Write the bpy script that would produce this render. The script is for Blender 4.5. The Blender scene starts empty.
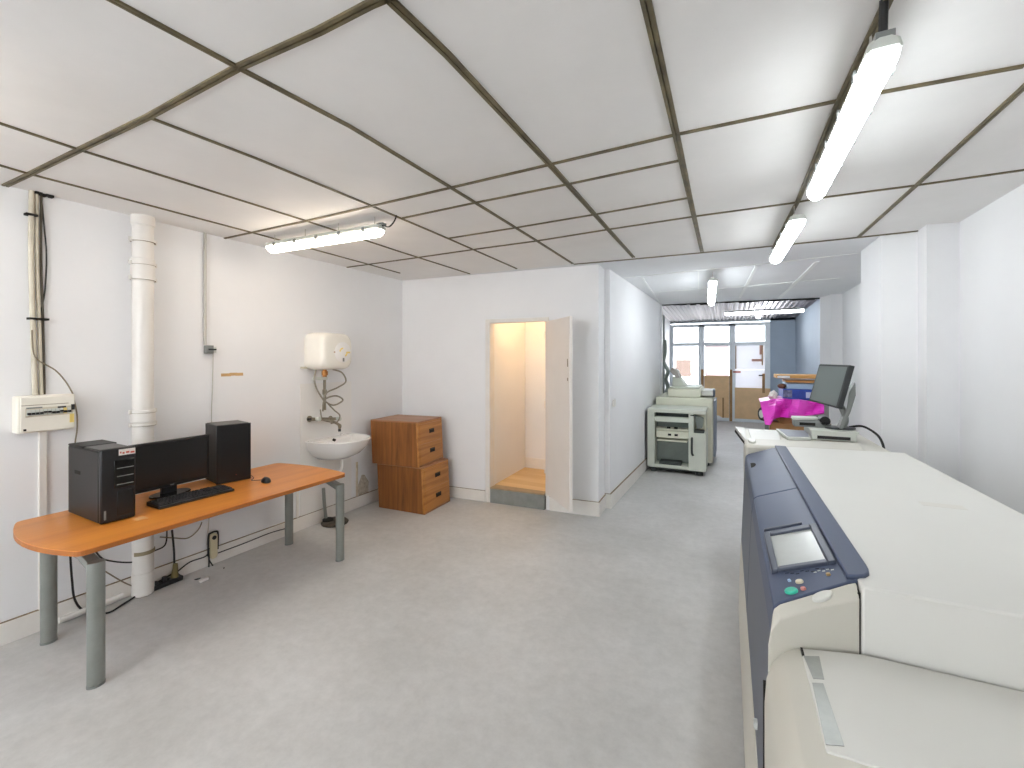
import bpy, bmesh, math, random
from mathutils import Vector, Matrix
random.seed(7)
PI = math.pi
sc = bpy.context.scene
COL = sc.collection

# ------------------------------------------------------------------ camera
FPX, YAW, HZ, CZ, CL = 445.0, math.radians(25.9), 361.0, 1.61, 2.61
cam_d = bpy.data.cameras.new('camera')
cam = bpy.data.objects.new('camera', cam_d)
COL.objects.link(cam)
cam.location = (0, 0, CZ)
cam.rotation_euler = (PI / 2, 0, YAW)
cam_d.sensor_width = 36.0
cam_d.lens = FPX / 1024 * 36.0
cam_d.shift_y = -(384 - HZ) / 1024
cam_d.clip_start = 0.05
sc.camera = cam

# ------------------------------------------------------------------ world, exposure
world = bpy.data.worlds.new('daylight')
sc.world = world
world.use_nodes = True
bg = world.node_tree.nodes['Background']
bg.inputs[0].default_value = (0.90, 0.95, 1.0, 1)
bg.inputs[1].default_value = 4.5
sc.view_settings.view_transform = 'Standard'
sc.view_settings.look = 'None'
sc.view_settings.gamma = 1.0
sc.view_settings.use_curve_mapping = False
sc.view_settings.exposure = 1.52
sc.cycles.max_bounces = 14
sc.cycles.diffuse_bounces = 8
sc.cycles.glossy_bounces = 4
sc.cycles.transparent_max_bounces = 12
sc.cycles.use_denoising = True
sc.cycles.sample_clamp_indirect = 8.0
LAMP = 8.6          # emission of the cool fluorescent diffusers
WARM = 8.0          # emission of the warm batten over the desk
BULB = 58.0          # closet bulb

# measuring helpers: the point where a sight line of the photograph meets a wall plane / floor height
_c, _s = math.cos(YAW), math.sin(YAW)
def ray(u, v):
    r = (u - 512) / FPX
    return (r * _c - _s, r * _s + _c, (HZ - v) / FPX)
def onX(u, v, X):
    d = ray(u, v); t = X / d[0]
    return Vector((X, d[1] * t, CZ + d[2] * t))
def onY(u, v, Y):
    d = ray(u, v); t = Y / d[1]
    return Vector((d[0] * t, Y, CZ + d[2] * t))
def onZ(u, v, Z):
    d = ray(u, v); t = (Z - CZ) / d[2]
    return Vector((d[0] * t, d[1] * t, Z))
def WL(y):                       # the left wall leans out a little towards the camera
    return -3.645 - 0.016 * (4.4 - y)
def onL(u, v, off=0.0):          # point on the left wall, off metres in front of it
    X = -3.68
    for _ in range(4):
        p = onX(u, v, X + off); X = WL(p.y)
    return Vector((X + off, p.y, p.z))

# ------------------------------------------------------------------ materials
def lin(c):
    if isinstance(c, str):
        c = c.lstrip('#'); c = [int(c[i:i + 2], 16) / 255 for i in (0, 2, 4)]
    return tuple(x / 12.92 if x <= 0.04045 else ((x + 0.055) / 1.055) ** 2.4 for x in c) + (1.0,)
MATS = {}
def mat(name, col, rough=0.5, metal=0.0, var=0.0, scale=6.0, bump=0.0, bscale=60.0, col2=None, spec=0.5, stretch=None, detail=6.0, coat=0.0):
    if name in MATS: return MATS[name]
    m = bpy.data.materials.new(name); m.use_nodes = True
    nt = m.node_tree; b = nt.nodes['Principled BSDF']
    base = lin(col)
    b.inputs['Base Color'].default_value = base
    b.inputs['Roughness'].default_value = rough
    b.inputs['Metallic'].default_value = metal
    b.inputs['Specular IOR Level'].default_value = spec
    b.inputs['Coat Weight'].default_value = coat
    if var > 0 or col2 or bump > 0:
        tc = nt.nodes.new('ShaderNodeTexCoord')
        mp = nt.nodes.new('ShaderNodeMapping')
        nt.links.new(tc.outputs['Object'], mp.inputs[0])
        if stretch: mp.inputs['Scale'].default_value = stretch
    if var > 0 or col2:
        n = nt.nodes.new('ShaderNodeTexNoise'); n.inputs['Scale'].default_value = scale
        n.inputs['Detail'].default_value = detail; n.inputs['Roughness'].default_value = 0.6
        nt.links.new(mp.outputs[0], n.inputs['Vector'])
        r = nt.nodes.new('ShaderNodeValToRGB')
        c2 = lin(col2) if col2 else tuple(x * (1 - var) for x in base[:3]) + (1,)
        r.color_ramp.elements[0].position = 0.36; r.color_ramp.elements[0].color = c2
        r.color_ramp.elements[1].position = 0.66; r.color_ramp.elements[1].color = base
        nt.links.new(n.outputs['Fac'], r.inputs[0])
        nt.links.new(r.outputs[0], b.inputs['Base Color'])
    if bump > 0:
        n2 = nt.nodes.new('ShaderNodeTexNoise'); n2.inputs['Scale'].default_value = bscale; n2.inputs['Detail'].default_value = 4
        nt.links.new(tc.outputs['Object'], n2.inputs['Vector'])
        bp = nt.nodes.new('ShaderNodeBump'); bp.inputs['Strength'].default_value = bump; bp.inputs['Distance'].default_value = 0.01
        nt.links.new(n2.outputs['Fac'], bp.inputs['Height'])
        nt.links.new(bp.outputs[0], b.inputs['Normal'])
    MATS[name] = m
    return m
def emit(name, col, strength):
    m = bpy.data.materials.new(name); m.use_nodes = True
    b = m.node_tree.nodes['Principled BSDF']
    b.inputs['Base Color'].default_value = (0.9, 0.9, 0.9, 1)
    b.inputs['Emission Color'].default_value = tuple(col) + (1,)
    b.inputs['Emission Strength'].default_value = strength
    return m
def glass(name, tint=(1, 1, 1), haze=0.0):
    m = bpy.data.materials.new(name); m.use_nodes = True
    nt = m.node_tree; nt.nodes.remove(nt.nodes['Principled BSDF'])
    out = nt.nodes['Material Output']
    t = nt.nodes.new('ShaderNodeBsdfTransparent'); t.inputs[0].default_value = tuple(tint) + (1,)
    g = nt.nodes.new('ShaderNodeBsdfGlossy'); g.inputs['Roughness'].default_value = 0.05
    mx = nt.nodes.new('ShaderNodeMixShader')
    fr = nt.nodes.new('ShaderNodeFresnel'); fr.inputs[0].default_value = 1.45
    nt.links.new(fr.outputs[0], mx.inputs[0])
    src = t
    if haze > 0:
        tl = nt.nodes.new('ShaderNodeBsdfTranslucent'); tl.inputs[0].default_value = tuple(tint) + (1,)
        m2 = nt.nodes.new('ShaderNodeMixShader'); m2.inputs[0].default_value = haze
        nt.links.new(t.outputs[0], m2.inputs[1]); nt.links.new(tl.outputs[0], m2.inputs[2]); src = m2
    nt.links.new(src.outputs[0], mx.inputs[1]); nt.links.new(g.outputs[0], mx.inputs[2])
    nt.links.new(mx.outputs[0], out.inputs[0])
    return m
def wood(name, c1, c2, axis, rough=0.4, fine=14.0, coat=0.0):
    """grain running along axis (0,1,2) in object space"""
    if name in MATS: return MATS[name]
    m = bpy.data.materials.new(name); m.use_nodes = True
    nt = m.node_tree; b = nt.nodes['Principled BSDF']
    tc = nt.nodes.new('ShaderNodeTexCoord'); mp = nt.nodes.new('ShaderNodeMapping')
    s = [fine] * 3; s[axis] = fine * 0.06
    mp.inputs['Scale'].default_value = s
    nt.links.new(tc.outputs['Object'], mp.inputs[0])
    n = nt.nodes.new('ShaderNodeTexNoise'); n.inputs['Scale'].default_value = 1.0; n.inputs['Detail'].default_value = 8
    n.inputs['Roughness'].default_value = 0.65; n.inputs['Distortion'].default_value = 0.6
    nt.links.new(mp.outputs[0], n.inputs['Vector'])
    r = nt.nodes.new('ShaderNodeValToRGB')
    r.color_ramp.elements[0].position = 0.33; r.color_ramp.elements[0].color = lin(c2)
    r.color_ramp.elements[1].position = 0.66; r.color_ramp.elements[1].color = lin(c1)
    nt.links.new(n.outputs['Fac'], r.inputs[0]); nt.links.new(r.outputs[0], b.inputs['Base Color'])
    b.inputs['Roughness'].default_value = rough; b.inputs['Coat Weight'].default_value = coat
    b.inputs['Coat Roughness'].default_value = 0.3
    MATS[name] = m
    return m

M_wall = mat('wall_paint', '#ebebec', 0.65, var=0.04, scale=1.2, bump=0.05, bscale=25)
M_ceil = mat('ceiling_panel', '#e8e6e4', 0.7, var=0.07, scale=1.6, bump=0.03, bscale=120)
M_ceil2 = mat('ceiling_panel_white', '#e4e6e8', 0.65, var=0.05, scale=1.6)
M_grid = mat('ceiling_rail', '#776b4d', 0.5, col2='#544b36', scale=9)
M_gap = mat('dark_gap', '#1d1b17', 0.9)
M_joint = mat('white_joint', '#eceeed', 0.6)
M_base = mat('skirting_paint', '#e9e5df', 0.55, var=0.08, scale=5)
M_dirt = mat('dirty_edge', '#a08f72', 0.9, col2='#6e6250', scale=30)
M_pipe = mat('pipe_paint', '#e4e0da', 0.35, var=0.05, scale=4)
M_cream = mat('cream_plastic', '#e8e4d8', 0.4, var=0.05, scale=8)
M_cond = mat('cream_conduit', '#d6cebb', 0.45, var=0.2, scale=7)
M_grayp = mat('grey_conduit', '#b9b5ad', 0.45)
M_black = mat('black_plastic', '#141416', 0.42)
M_blackm = mat('black_metal_sheet', '#211f1e', 0.5, var=0.15, scale=8)
M_blacks = mat('black_gloss', '#0b0b0d', 0.12)
M_rubber = mat('black_cable', '#171716', 0.55)
M_beigec = mat('beige_cable', '#7d715d', 0.5)
M_screen = mat('screen_off', '#17181b', 0.25)
M_wood = wood('desk_laminate', '#de9038', '#c97a2c', 1, 0.38, 9.0, coat=0.25)
M_edge = wood('desk_edge', '#b86f2d', '#a05c22', 1, 0.45, 9.0)
M_leg = mat('grey_paint_metal', '#8f928d', 0.42, var=0.12, scale=10, metal=0.35)
M_cabz = wood('walnut_vertical', '#a2652f', '#5f3718', 2, 0.45, 12.0)
M_caby = wood('walnut_drawer', '#c68a47', '#9c632d', 1, 0.45, 14.0)
M_cabx = wood('walnut_top', '#ab7a56', '#865a3a', 0, 0.4, 12.0)
M_ceramic = mat('white_ceramic', '#efedea', 0.12, coat=0.4)
M_enamel = mat('aged_enamel', '#eeeae0', 0.25, var=0.05, scale=5)
M_brass = mat('tarnished_metal', '#9c9482', 0.35, metal=0.7, var=0.3, scale=20)
M_copper = mat('brass_fitting', '#a06a2f', 0.4, metal=0.5)
M_hose = mat('hose_braid', '#a39c8c', 0.4, metal=0.4, var=0.3, scale=60)
M_yellow = mat('yellowed_plastic', '#e4cb74', 0.5)
M_step = mat('grey_step', '#8d8f8b', 0.6, var=0.2, scale=9)
M_pine = wood('closet_board', '#e2c596', '#c9a570', 0, 0.5, 9.0)
M_door = mat('door_paint', '#e6e0da', 0.45, var=0.04, scale=3)
M_navy = mat('slate_plastic', '#4e5870', 0.45, var=0.1, scale=3, spec=0.3)
M_navyd = mat('slate_plastic_dark', '#434a5a', 0.4, var=0.1, scale=3)
M_beige = mat('printer_shell', '#c6c3b8', 0.42, var=0.03, scale=3)
M_beige2 = mat('printer_top', '#d4d3cd', 0.45, var=0.03, scale=2)
M_lcd = mat('grey_display', '#b7bab6', 0.25, var=0.08, scale=9)
M_tape = mat('silver_tape', '#a7a9a5', 0.4, metal=0.5, var=0.15, scale=30)
M_green = mat('green_button', '#35b79a', 0.35)
M_cop = mat('copier_shell', '#cfd3c6', 0.5, var=0.07, scale=4)
M_cop2 = mat('copier_cream', '#dcdcc9', 0.5, var=0.06, scale=4)
M_copd = mat('copier_inside', '#8d9690', 0.6, var=0.15, scale=6)
M_copg = mat('copier_dark', '#3a3f3d', 0.6)
M_frame = mat('pale_frame_paint', '#e6ecf0', 0.5, var=0.08, scale=5)
M_brown = mat('brown_board', '#e6c294', 0.6, var=0.12, scale=4)
M_brown2 = mat('brown_frame', '#a98357', 0.6, var=0.2, scale=10)
M_blue = mat('slate_blue_wall', '#a5b3c2', 0.6, var=0.08, scale=1.5)
M_thin = glass('thin_paper', (0.86, 0.86, 0.88), 1.0)
def thin_paper():
    nt = M_thin.node_tree
    tl = [n for n in nt.nodes if n.type == 'BSDF_TRANSLUCENT'][0]; tl.inputs[0].default_value = (.32, .32, .33, 1)
    df = nt.nodes.new('ShaderNodeBsdfDiffuse'); df.inputs[0].default_value = (.62, .62, .64, 1)
    ad = nt.nodes.new('ShaderNodeAddShader'); nt.links.new(tl.outputs[0], ad.inputs[0]); nt.links.new(df.outputs[0], ad.inputs[1])
    nt.links.new(ad.outputs[0], nt.nodes['Material Output'].inputs[0])
thin_paper()
M_paper = mat('paper_sheet', '#dfe0e3', 0.7, var=0.05, scale=4)
M_pinkp = mat('pink_tape', '#c79a8c', 0.6)
M_metal = mat('zinc_sheet', '#85818a', 0.5, metal=0.3, var=0.3, scale=2.5, stretch=(1, 0.2, 1))
M_pink = mat('magenta_plastic', '#e23fc4', 0.3, col2='#c92fae', scale=6, coat=0.3)
M_card = mat('cardboard', '#b08356', 0.8, var=0.15, scale=8)
M_bluebox = mat('blue_box', '#2b4fb4', 0.45, col2='#203c92', scale=7)
M_ltblue = mat('light_blue_box', '#a9c3de', 0.5)
M_plywood = wood('plywood', '#d6a662', '#b37f3f', 0, 0.55, 10.0)
M_chrome = mat('steel', '#b9bab8', 0.25, metal=0.9)
M_gray = mat('mid_grey_plastic', '#7d807e', 0.45)
M_ltgray = mat('light_grey_plastic', '#c9ccc5', 0.45)
M_stucco = mat('outside_wall', '#ece7e2', 0.8)
M_red = mat('red_mark', '#b8503c', 0.5)
M_cool = emit('fluorescent_cool', (0.91, 0.965, 1.0), LAMP)
M_cool2 = emit('fluorescent_passage', (0.90, 0.96, 1.0), LAMP * 1.45)
M_fill_side = emit('added_fill_side', (1.0, 0.93, 0.85), LAMP * 0.65)  # glow of the added fill lamp left of the view
M_fill_rear = emit('added_fill_rear', (1.0, 0.95, 0.90), LAMP * 1.2)  # glow of the added fill lamp behind the camera
M_warm = emit('fluorescent_warm', (1.0, 0.86, 0.70), WARM)
M_bulb = emit('warm_bulb_glow', (1.0, 0.63, 0.30), BULB)
M_glass = glass('clear_glass')
M_frost = glass('frosted_glass', (0.52, 0.47, 0.48), 0.9)

# floor: painted concrete, with scuffs
def floor_mat():
    m = mat('painted_concrete', '#cbcac8', 0.5, col2='#bab9b6', scale=1.1, detail=8, bump=0.06, bscale=18)
    nt = m.node_tree; b = nt.nodes['Principled BSDF']
    ramp = [n for n in nt.nodes if n.type == 'VALTORGB'][0]
    tc = [n for n in nt.nodes if n.type == 'TEX_COORD'][0]
    n = nt.nodes.new('ShaderNodeTexNoise'); n.inputs['Scale'].default_value = 14; n.inputs['Detail'].default_value = 10; n.inputs['Roughness'].default_value = 0.75
    nt.links.new(tc.outputs['Object'], n.inputs['Vector'])
    r = nt.nodes.new('ShaderNodeValToRGB')
    r.color_ramp.elements[0].position = 0.32; r.color_ramp.elements[0].color = (0.80, 0.80, 0.80, 1)
    r.color_ramp.elements[1].position = 0.62; r.color_ramp.elements[1].color = (1, 1, 1, 1)
    nt.links.new(n.outputs['Fac'], r.inputs[0])
    mx = nt.nodes.new('ShaderNodeMix'); mx.data_type = 'RGBA'; mx.blend_type = 'MULTIPLY'; mx.inputs[0].default_value = 0.7
    nt.links.new(ramp.outputs[0], mx.inputs[6]); nt.links.new(r.outputs[0], mx.inputs[7])
    nt.links.new(mx.outputs[2], b.inputs['Base Color'])
    return m
M_floor = floor_mat()

# ------------------------------------------------------------------ mesh helpers
def B(): return bmesh.new()
def box(bm, x0, x1, y0, y1, z0, z1, M=None):
    vs = [Vector((x, y, z)) for z in (z0, z1) for y in (y0, y1) for x in (x0, x1)]
    if M: vs = [M @ v for v in vs]
    v = [bm.verts.new(p) for p in vs]
    for f in ((0, 2, 3, 1), (4, 5, 7, 6), (0, 1, 5, 4), (2, 6, 7, 3), (0, 4, 6, 2), (1, 3, 7, 5)):
        bm.faces.new([v[i] for i in f])
    return v
def prism(bm, poly, a, b, axis=2, M=None):
    """poly of 2-D points extruded along axis between a and b.  axis 2: (x,y); 1: (x,z); 0: (y,z)"""
    def P(p, t):
        q = {2: (p[0], p[1], t), 1: (p[0], t, p[1]), 0: (t, p[0], p[1])}[axis]
        q = Vector(q); return M @ q if M else q
    lo = [bm.verts.new(P(p, a)) for p in poly]; hi = [bm.verts.new(P(p, b)) for p in poly]
    n = len(poly)
    bm.faces.new(lo); bm.faces.new(hi)
    for i in range(n): bm.faces.new((lo[i], lo[(i + 1) % n], hi[(i + 1) % n], hi[i]))
def loft(bm, rings, cap0=True, cap1=True):
    R = [[bm.verts.new(p) for p in r] for r in rings]
    for a, b in zip(R, R[1:]):
        n = len(a)
        for i in range(n): bm.faces.new((a[i], a[(i + 1) % n], b[(i + 1) % n], b[i]))
    if cap0: bm.faces.new(R[0])
    if cap1: bm.faces.new(R[-1])
def frame_at(d):
    d = d.normalized(); up = Vector((0, 0, 1)) if abs(d.z) < 0.95 else Vector((1, 0, 0))
    a = d.cross(up).normalized(); return a, d.cross(a).normalized()
def smooth_path(pts, k=6):
    pts = [Vector(p) for p in pts]
    if len(pts) < 3 or k < 2: return pts
    out = []
    for i in range(len(pts) - 1):
        p0 = pts[max(i - 1, 0)]; p1 = pts[i]; p2 = pts[i + 1]; p3 = pts[min(i + 2, len(pts) - 1)]
        for j in range(k):
            t = j / k
            out.append(0.5 * ((2 * p1) + (p2 - p0) * t + (2 * p0 - 5 * p1 + 4 * p2 - p3) * t * t + (3 * p1 - p0 - 3 * p2 + p3) * t ** 3))
    out.append(pts[-1]); return out
def tube(bm, pts, r, n=10, k=6, cap=True):
    pts = smooth_path(pts, k)
    rings = []; a_prev = None
    for i, p in enumerate(pts):
        d = (pts[min(i + 1, len(pts) - 1)] - pts[max(i - 1, 0)])
        if d.length < 1e-9: d = Vector((0, 0, 1))
        a, b = frame_at(d)
        if a_prev is not None:
            a = (a_prev - d.normalized() * a_prev.dot(d.normalized())).normalized(); b = d.normalized().cross(a)
        a_prev = a
        rr = r[i] if isinstance(r, list) else r
        rings.append([p + (a * math.cos(2 * PI * j / n) + b * math.sin(2 * PI * j / n)) * rr for j in range(n)])
    loft(bm, rings, cap, cap)
def cyl(bm, p0, p1, r0, r1=None, n=24):
    p0, p1 = Vector(p0), Vector(p1); r1 = r0 if r1 is None else r1
    a, b = frame_at(p1 - p0)
    loft(bm, [[p + (a * math.cos(2 * PI * j / n) + b * math.sin(2 * PI * j / n)) * r for j in range(n)] for p, r in ((p0, r0), (p1, r1))])
def lathe(bm, prof, origin, axis, n=28):
    """prof: (radius, height) along axis"""
    o = Vector(origin); d = Vector(axis).normalized(); a, b = frame_at(d)
    loft(bm, [[o + d * h + (a * math.cos(2 * PI * j / n) + b * math.sin(2 * PI * j / n)) * max(r, 1e-4) for j in range(n)] for r, h in prof])
def quadplate(bm, p, t):
    """plate through 4 points with thickness t below its normal"""
    p = [Vector(q) for q in p]
    n = (p[1] - p[0]).cross(p[3] - p[0]).normalized()
    loft(bm, [p, [q - n * t for q in p]])
def obj(name, bm, m, parent=None, bevel=0.0, seg=2, smooth=False, origin=None):
    bmesh.ops.recalc_face_normals(bm, faces=bm.faces)
    me = bpy.data.meshes.new(name)
    if origin is None and parent is not None: origin = parent.location
    o_ = Vector(origin) if origin is not None else None
    if o_ is not None:
        Minv = Matrix.Translation(o_)
        if parent is not None: Minv = Matrix.Translation(parent.location) @ parent.rotation_euler.to_matrix().to_4x4()
    bm.to_mesh(me); bm.free()
    o = bpy.data.objects.new(name, me); COL.objects.link(o)
    me.materials.append(m)
    if parent is not None: o.parent = parent
    if bevel > 0:
        md = o.modifiers.new('edge', 'BEVEL'); md.width = bevel; md.segments = seg; md.limit_method = 'ANGLE'; md.angle_limit = math.radians(35)
    if smooth or bevel > 0:
        for p in me.polygons: p.use_smooth = True
        if smooth:
            try: me.set_sharp_from_angle(angle=math.radians(42))
            except Exception: pass
        else:
            try: me.set_sharp_from_angle(angle=math.radians(30))
            except Exception: pass
    return o
def thing(name, label, cat, loc=(0, 0, 0), rotz=0.0, group=None):
    """an Empty at the base; its parts are given in world coordinates and moved into its frame by part()"""
    o = bpy.data.objects.new(name, None); COL.objects.link(o); o.empty_display_size = 0.1
    o.location = loc; o.rotation_euler = (0, 0, rotz)
    o['label'] = label; o['category'] = cat
    if group: o['group'] = group
    return o
def part(name, bm, m, root, bevel=0.0, seg=2, smooth=False, local=False, label=None):
    """part in world coordinates (or in the frame of the thing when local)"""
    if not local:
        top = root
        while top.parent is not None: top = top.parent
        M = Matrix.Translation(top.location) @ top.rotation_euler.to_matrix().to_4x4()
        bmesh.ops.transform(bm, matrix=M.inverted(), verts=bm.verts)
    o = obj(name, bm, m, None, bevel, seg, smooth)
    o.parent = root
    if label: o['label'] = label
    return o
def tag(o, label, cat, group=None):
    o['label'] = label; o['category'] = cat
    if group: o['group'] = group
    return o
def solid(name, bm, m, label, cat, group=None, bevel=0.0, seg=2, smooth=False):
    """a thing that is one mesh, with its origin at the base of its bounds"""
    xs = [v.co for v in bm.verts]
    c = Vector(((min(p.x for p in xs) + max(p.x for p in xs)) / 2, (min(p.y for p in xs) + max(p.y for p in xs)) / 2, min(p.z for p in xs)))
    bmesh.ops.translate(bm, vec=-c, verts=bm.verts)
    o = obj(name, bm, m, None, bevel, seg, smooth); o.location = c
    return tag(o, label, cat, group)
def struct(name, bm, m, parent=None, bevel=0.0, smooth=False):
    o = obj(name, bm, m, None, bevel, 2, smooth)
    if parent is not None: o.parent = parent
    else: o['kind'] = 'structure'
    return o

# ================================================================== THE ROOM
bm = B(); box(bm, -4.0, 2.1, -2.7, 13.6, -0.12, 0.0); struct('floor', bm, M_floor)

# main ceiling (grey panels) and the whiter ceiling of the back passage
XE = [(-3.9, 4.40), (-1.43, 4.40), (-0.95, 4.43), (0.25, 4.46), (0.94, 4.45), (1.9, 4.43)]
bm = B(); prism(bm, [(-3.9, -2.7), (1.9, -2.7)] + XE[::-1], CL, CL + 0.12)
ceil = struct('ceiling', bm, M_ceil)
bm = B(); prism(bm, XE + [(1.9, 8.50), (1.25, 8.47), (0.6, 8.44), (0.1, 8.36), (-0.4, 8.33), (-1.1, 8.30), (-3.9, 8.2)], CL + 0.002, CL + 0.12)
struct('ceiling_passage', bm, M_ceil2)

# rails of the suspended ceiling: measured lines, as strips with a groove
def rail(pts, w, parent, m=M_grid, drop=0.008, groove=True):
    pts = [Vector((p[0], p[1], 0)) for p in pts]
    bm = B()
    def strip(o0, o1, z0, z1):
        L = []; R = []
        for i, p in enumerate(pts):
            d = (pts[min(i + 1, len(pts) - 1)] - pts[max(i - 1, 0)]).normalized(); n = Vector((-d.y, d.x, 0))
            L.append(p + n * o0); R.append(p + n * o1)
        loft(bm, [[Vector((a.x, a.y, z0)), Vector((b.x, b.y, z0)), Vector((b.x, b.y, z1)), Vector((a.x, a.y, z1))] for a, b in zip(L, R)])
    if groove:
        strip(-w / 2, -w * 0.08, CL - drop, CL + 0.01); strip(w * 0.08, w / 2, CL - drop, CL + 0.01)
        strip(-w * 0.1, w * 0.1, CL - 0.002, CL + 0.01)
    else:
        strip(-w / 2, w / 2, CL - drop, CL + 0.01)
    return struct('grid_rail', bm, m, parent)
def cpts(lst): return [tuple(onZ(u, v, CL))[:2] for u, v in lst]
def ext(p, q, y):      # extend the line q->p to depth y
    t = (y - q[1]) / (p[1] - q[1]); return (q[0] + (p[0] - q[0]) * t, y)
A_ = cpts([(117, 1), (238, 66.4), (350, 125.5), (451, 187), (537, 240.5), (572.7, 263.3)])
B_ = cpts([(391.5, 0), (447.5, 53.5), (550, 164), (608.2, 229), (633.6, 257)])
C_ = cpts([(646, 0), (676, 132.8), (690, 198), (702, 251.3)])
D_ = cpts([(885, 5), (839.6, 100), (798, 200), (773, 248)])
E_ = cpts([(1024, 86), (916, 185), (858, 237)])
F_ = cpts([(148, 116), (256, 157.5), (371.9, 205.4), (448, 238), (516.8, 268.4)])
G_ = cpts([(0, 122.4), (79.4, 149), (200, 186.8), (306.4, 220.4), (400, 251.3), (469.8, 273.5)])
H_ = cpts([(0, 164.6), (28.6, 173), (127.6, 199), (251.8, 232), (370, 264.4), (400, 272.8)])
for L, w in ((A_, .020), (B_, .030), (C_, .030), (D_, .026), (E_, .022)):
    rail([ext(L[0], L[2], -2.5)] + L, w, ceil)
rail(F_, .014, ceil); rail([ext(G_[0], G_[1], -2.5)] + G_, .014, ceil); rail([ext(H_[0], H_[1], -1.0)] + H_, .013, ceil)
X1 = cpts([(0, 187.5), (28.6, 174), (79.4, 149), (148, 116), (238, 66.4), (318.5, 30), (370.6, 2.6)])
e = X1[-1]; rail(X1 + [(-0.6, e[1] + .01), (1.49, e[1] + .03)], .028, ceil)
rail(cpts([(223.4, 238.2), (306.4, 220.4), (371.9, 205.4), (451, 187), (549.8, 163.8), (674.8, 134), (768, 114.6), (835.7, 100.3), (882.6, 91), (1024, 65)]), .016, ceil)
rail(cpts([(402.5, 217.6), (474, 202.4), (566.8, 183.8), (678.7, 160)]), .014, ceil)
rail(cpts([(448, 238), (515.5, 227.3), (595.5, 213.8), (687, 197.6)]), .013, ceil)
rail(cpts([(347, 267), (419, 257), (472, 249.3), (537, 240.5), (608.2, 229), (693.8, 216), (792.4, 202.5), (825.3, 196.6), (914, 185), (1024, 169.3)]), .014, ceil)
rail([(-1.43, 4.40), (-0.95, 4.43), (0.25, 4.46), (0.94, 4.45), (1.31, 4.43)], .018, ceil, groove=False)
for y in (0.0, -1.2): rail([(-3.7, y), (1.49, y)], .018, ceil)
# white cover joints in the passage
for i, p in enumerate(([(624, 277.7), (690, 271), (760, 264), (858, 253)], [(655, 292), (737, 287), (795, 281.5), (840, 278)],
                       [(642, 277), (651, 290), (660, 303)], [(757, 265.6), (748, 282), (739.6, 298)], [(817, 261.7), (797, 281), (778.7, 298.8)], [(698.5, 271), (698.5, 290)])):
    rail(cpts(p), (0.012, 0.012, 0.02, 0.035, 0.04, 0.015)[i], [o for o in bpy.data.objects if o.name == 'ceiling_passage'][0], M_joint, 0.006, False)
# torn dark edge where the passage ceiling stops
bm = B()
x = -1.08
while x < 1.36:
    w = random.uniform(.05, .16); h = random.uniform(.008, .03)
    y = 8.31 + (x + 1.08) * 0.068
    box(bm, x, min(x + w, 1.36), y - .02, y + .05, CL - h, CL + .02); x += w
e = struct('torn_edge', bm, M_gap, [o for o in bpy.data.objects if o.name == 'ceiling_passage'][0])

# left wall, partition wall with the closet, passage wall
bm = B(); prism(bm, [(WL(-2.7), -2.7), (WL(4.55), 4.55), (-4.0, 4.55), (-4.0, -2.7)], 0, CL); struct('wall_left', bm, M_wall)
PY = 4.47
def rot_part(y0, y1, x0, x1, z0, z1, bm):   # partition runs a touch skew
    box(bm, x0, x1, y0, y1, z0, z1)
bm = B()
prism(bm, [(-3.66, 4.385), (-2.445, 4.455), (-2.445, 4.58), (-3.66, 4.58)], 0, CL)
prism(bm, [(-1.772, 4.495), (-1.205, 4.53), (-1.215, 4.83), (-1.772, 4.83)], 0, CL)
prism(bm, [(-2.445, 4.455), (-1.772, 4.495), (-1.772, 4.60), (-2.445, 4.58)], 2.045, CL)
struct('wall_partition', bm, M_wall)
bm = B()
prism(bm, [(-1.215, 4.83), (-1.160, 4.835), (-1.062, 8.12), (-1.16, 8.12), (-1.16, 5.0), (-1.25, 4.9)], 0, CL); struct('wall_passage', bm, M_wall)
# closet shell
bm = B(); prism(bm, [(-2.50, 4.58), (-2.455, 4.58), (-2.485, 5.53), (-2.53, 5.53)], 0, 2.5); struct('wall_closet_side', bm, M_wall)
bm = B(); box(bm, -2.53, -1.25, 5.53, 5.6, 0, 2.5); struct('wall_closet_back', bm, M_wall)
bm = B(); box(bm, -1.45, -1.40, 4.83, 5.53, 0, 2.5); struct('wall_closet_inner', bm, M_wall)
bm = B(); box(bm, -2.53, -1.25, 4.58, 5.6, 2.5, 2.55); struct('ceiling_closet', bm, M_wall)
bm = B(); box(bm, -2.49, -1.45, 4.57, 5.53, 0.0, 0.165); struct('floor_closet', bm, M_pine)
bm = B(); box(bm, -2.48, -1.46, 5.515, 5.53, .165, .30); struct('baseboard_closet', bm, M_base)
bm = B(); prism(bm, [(-2.435, 4.445), (-1.785, 4.475), (-1.785, 4.57), (-2.435, 4.57)], 0, .158)
st = struct('trim_1', bm, M_step)
bm = B(); prism(bm, [(-2.435, 4.44), (-1.785, 4.47), (-1.785, 4.575), (-2.435, 4.575)], .158, .172); struct('step_nosing', bm, mat('worn_nosing', '#a89274', .6, var=.2, scale=9), st)

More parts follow.
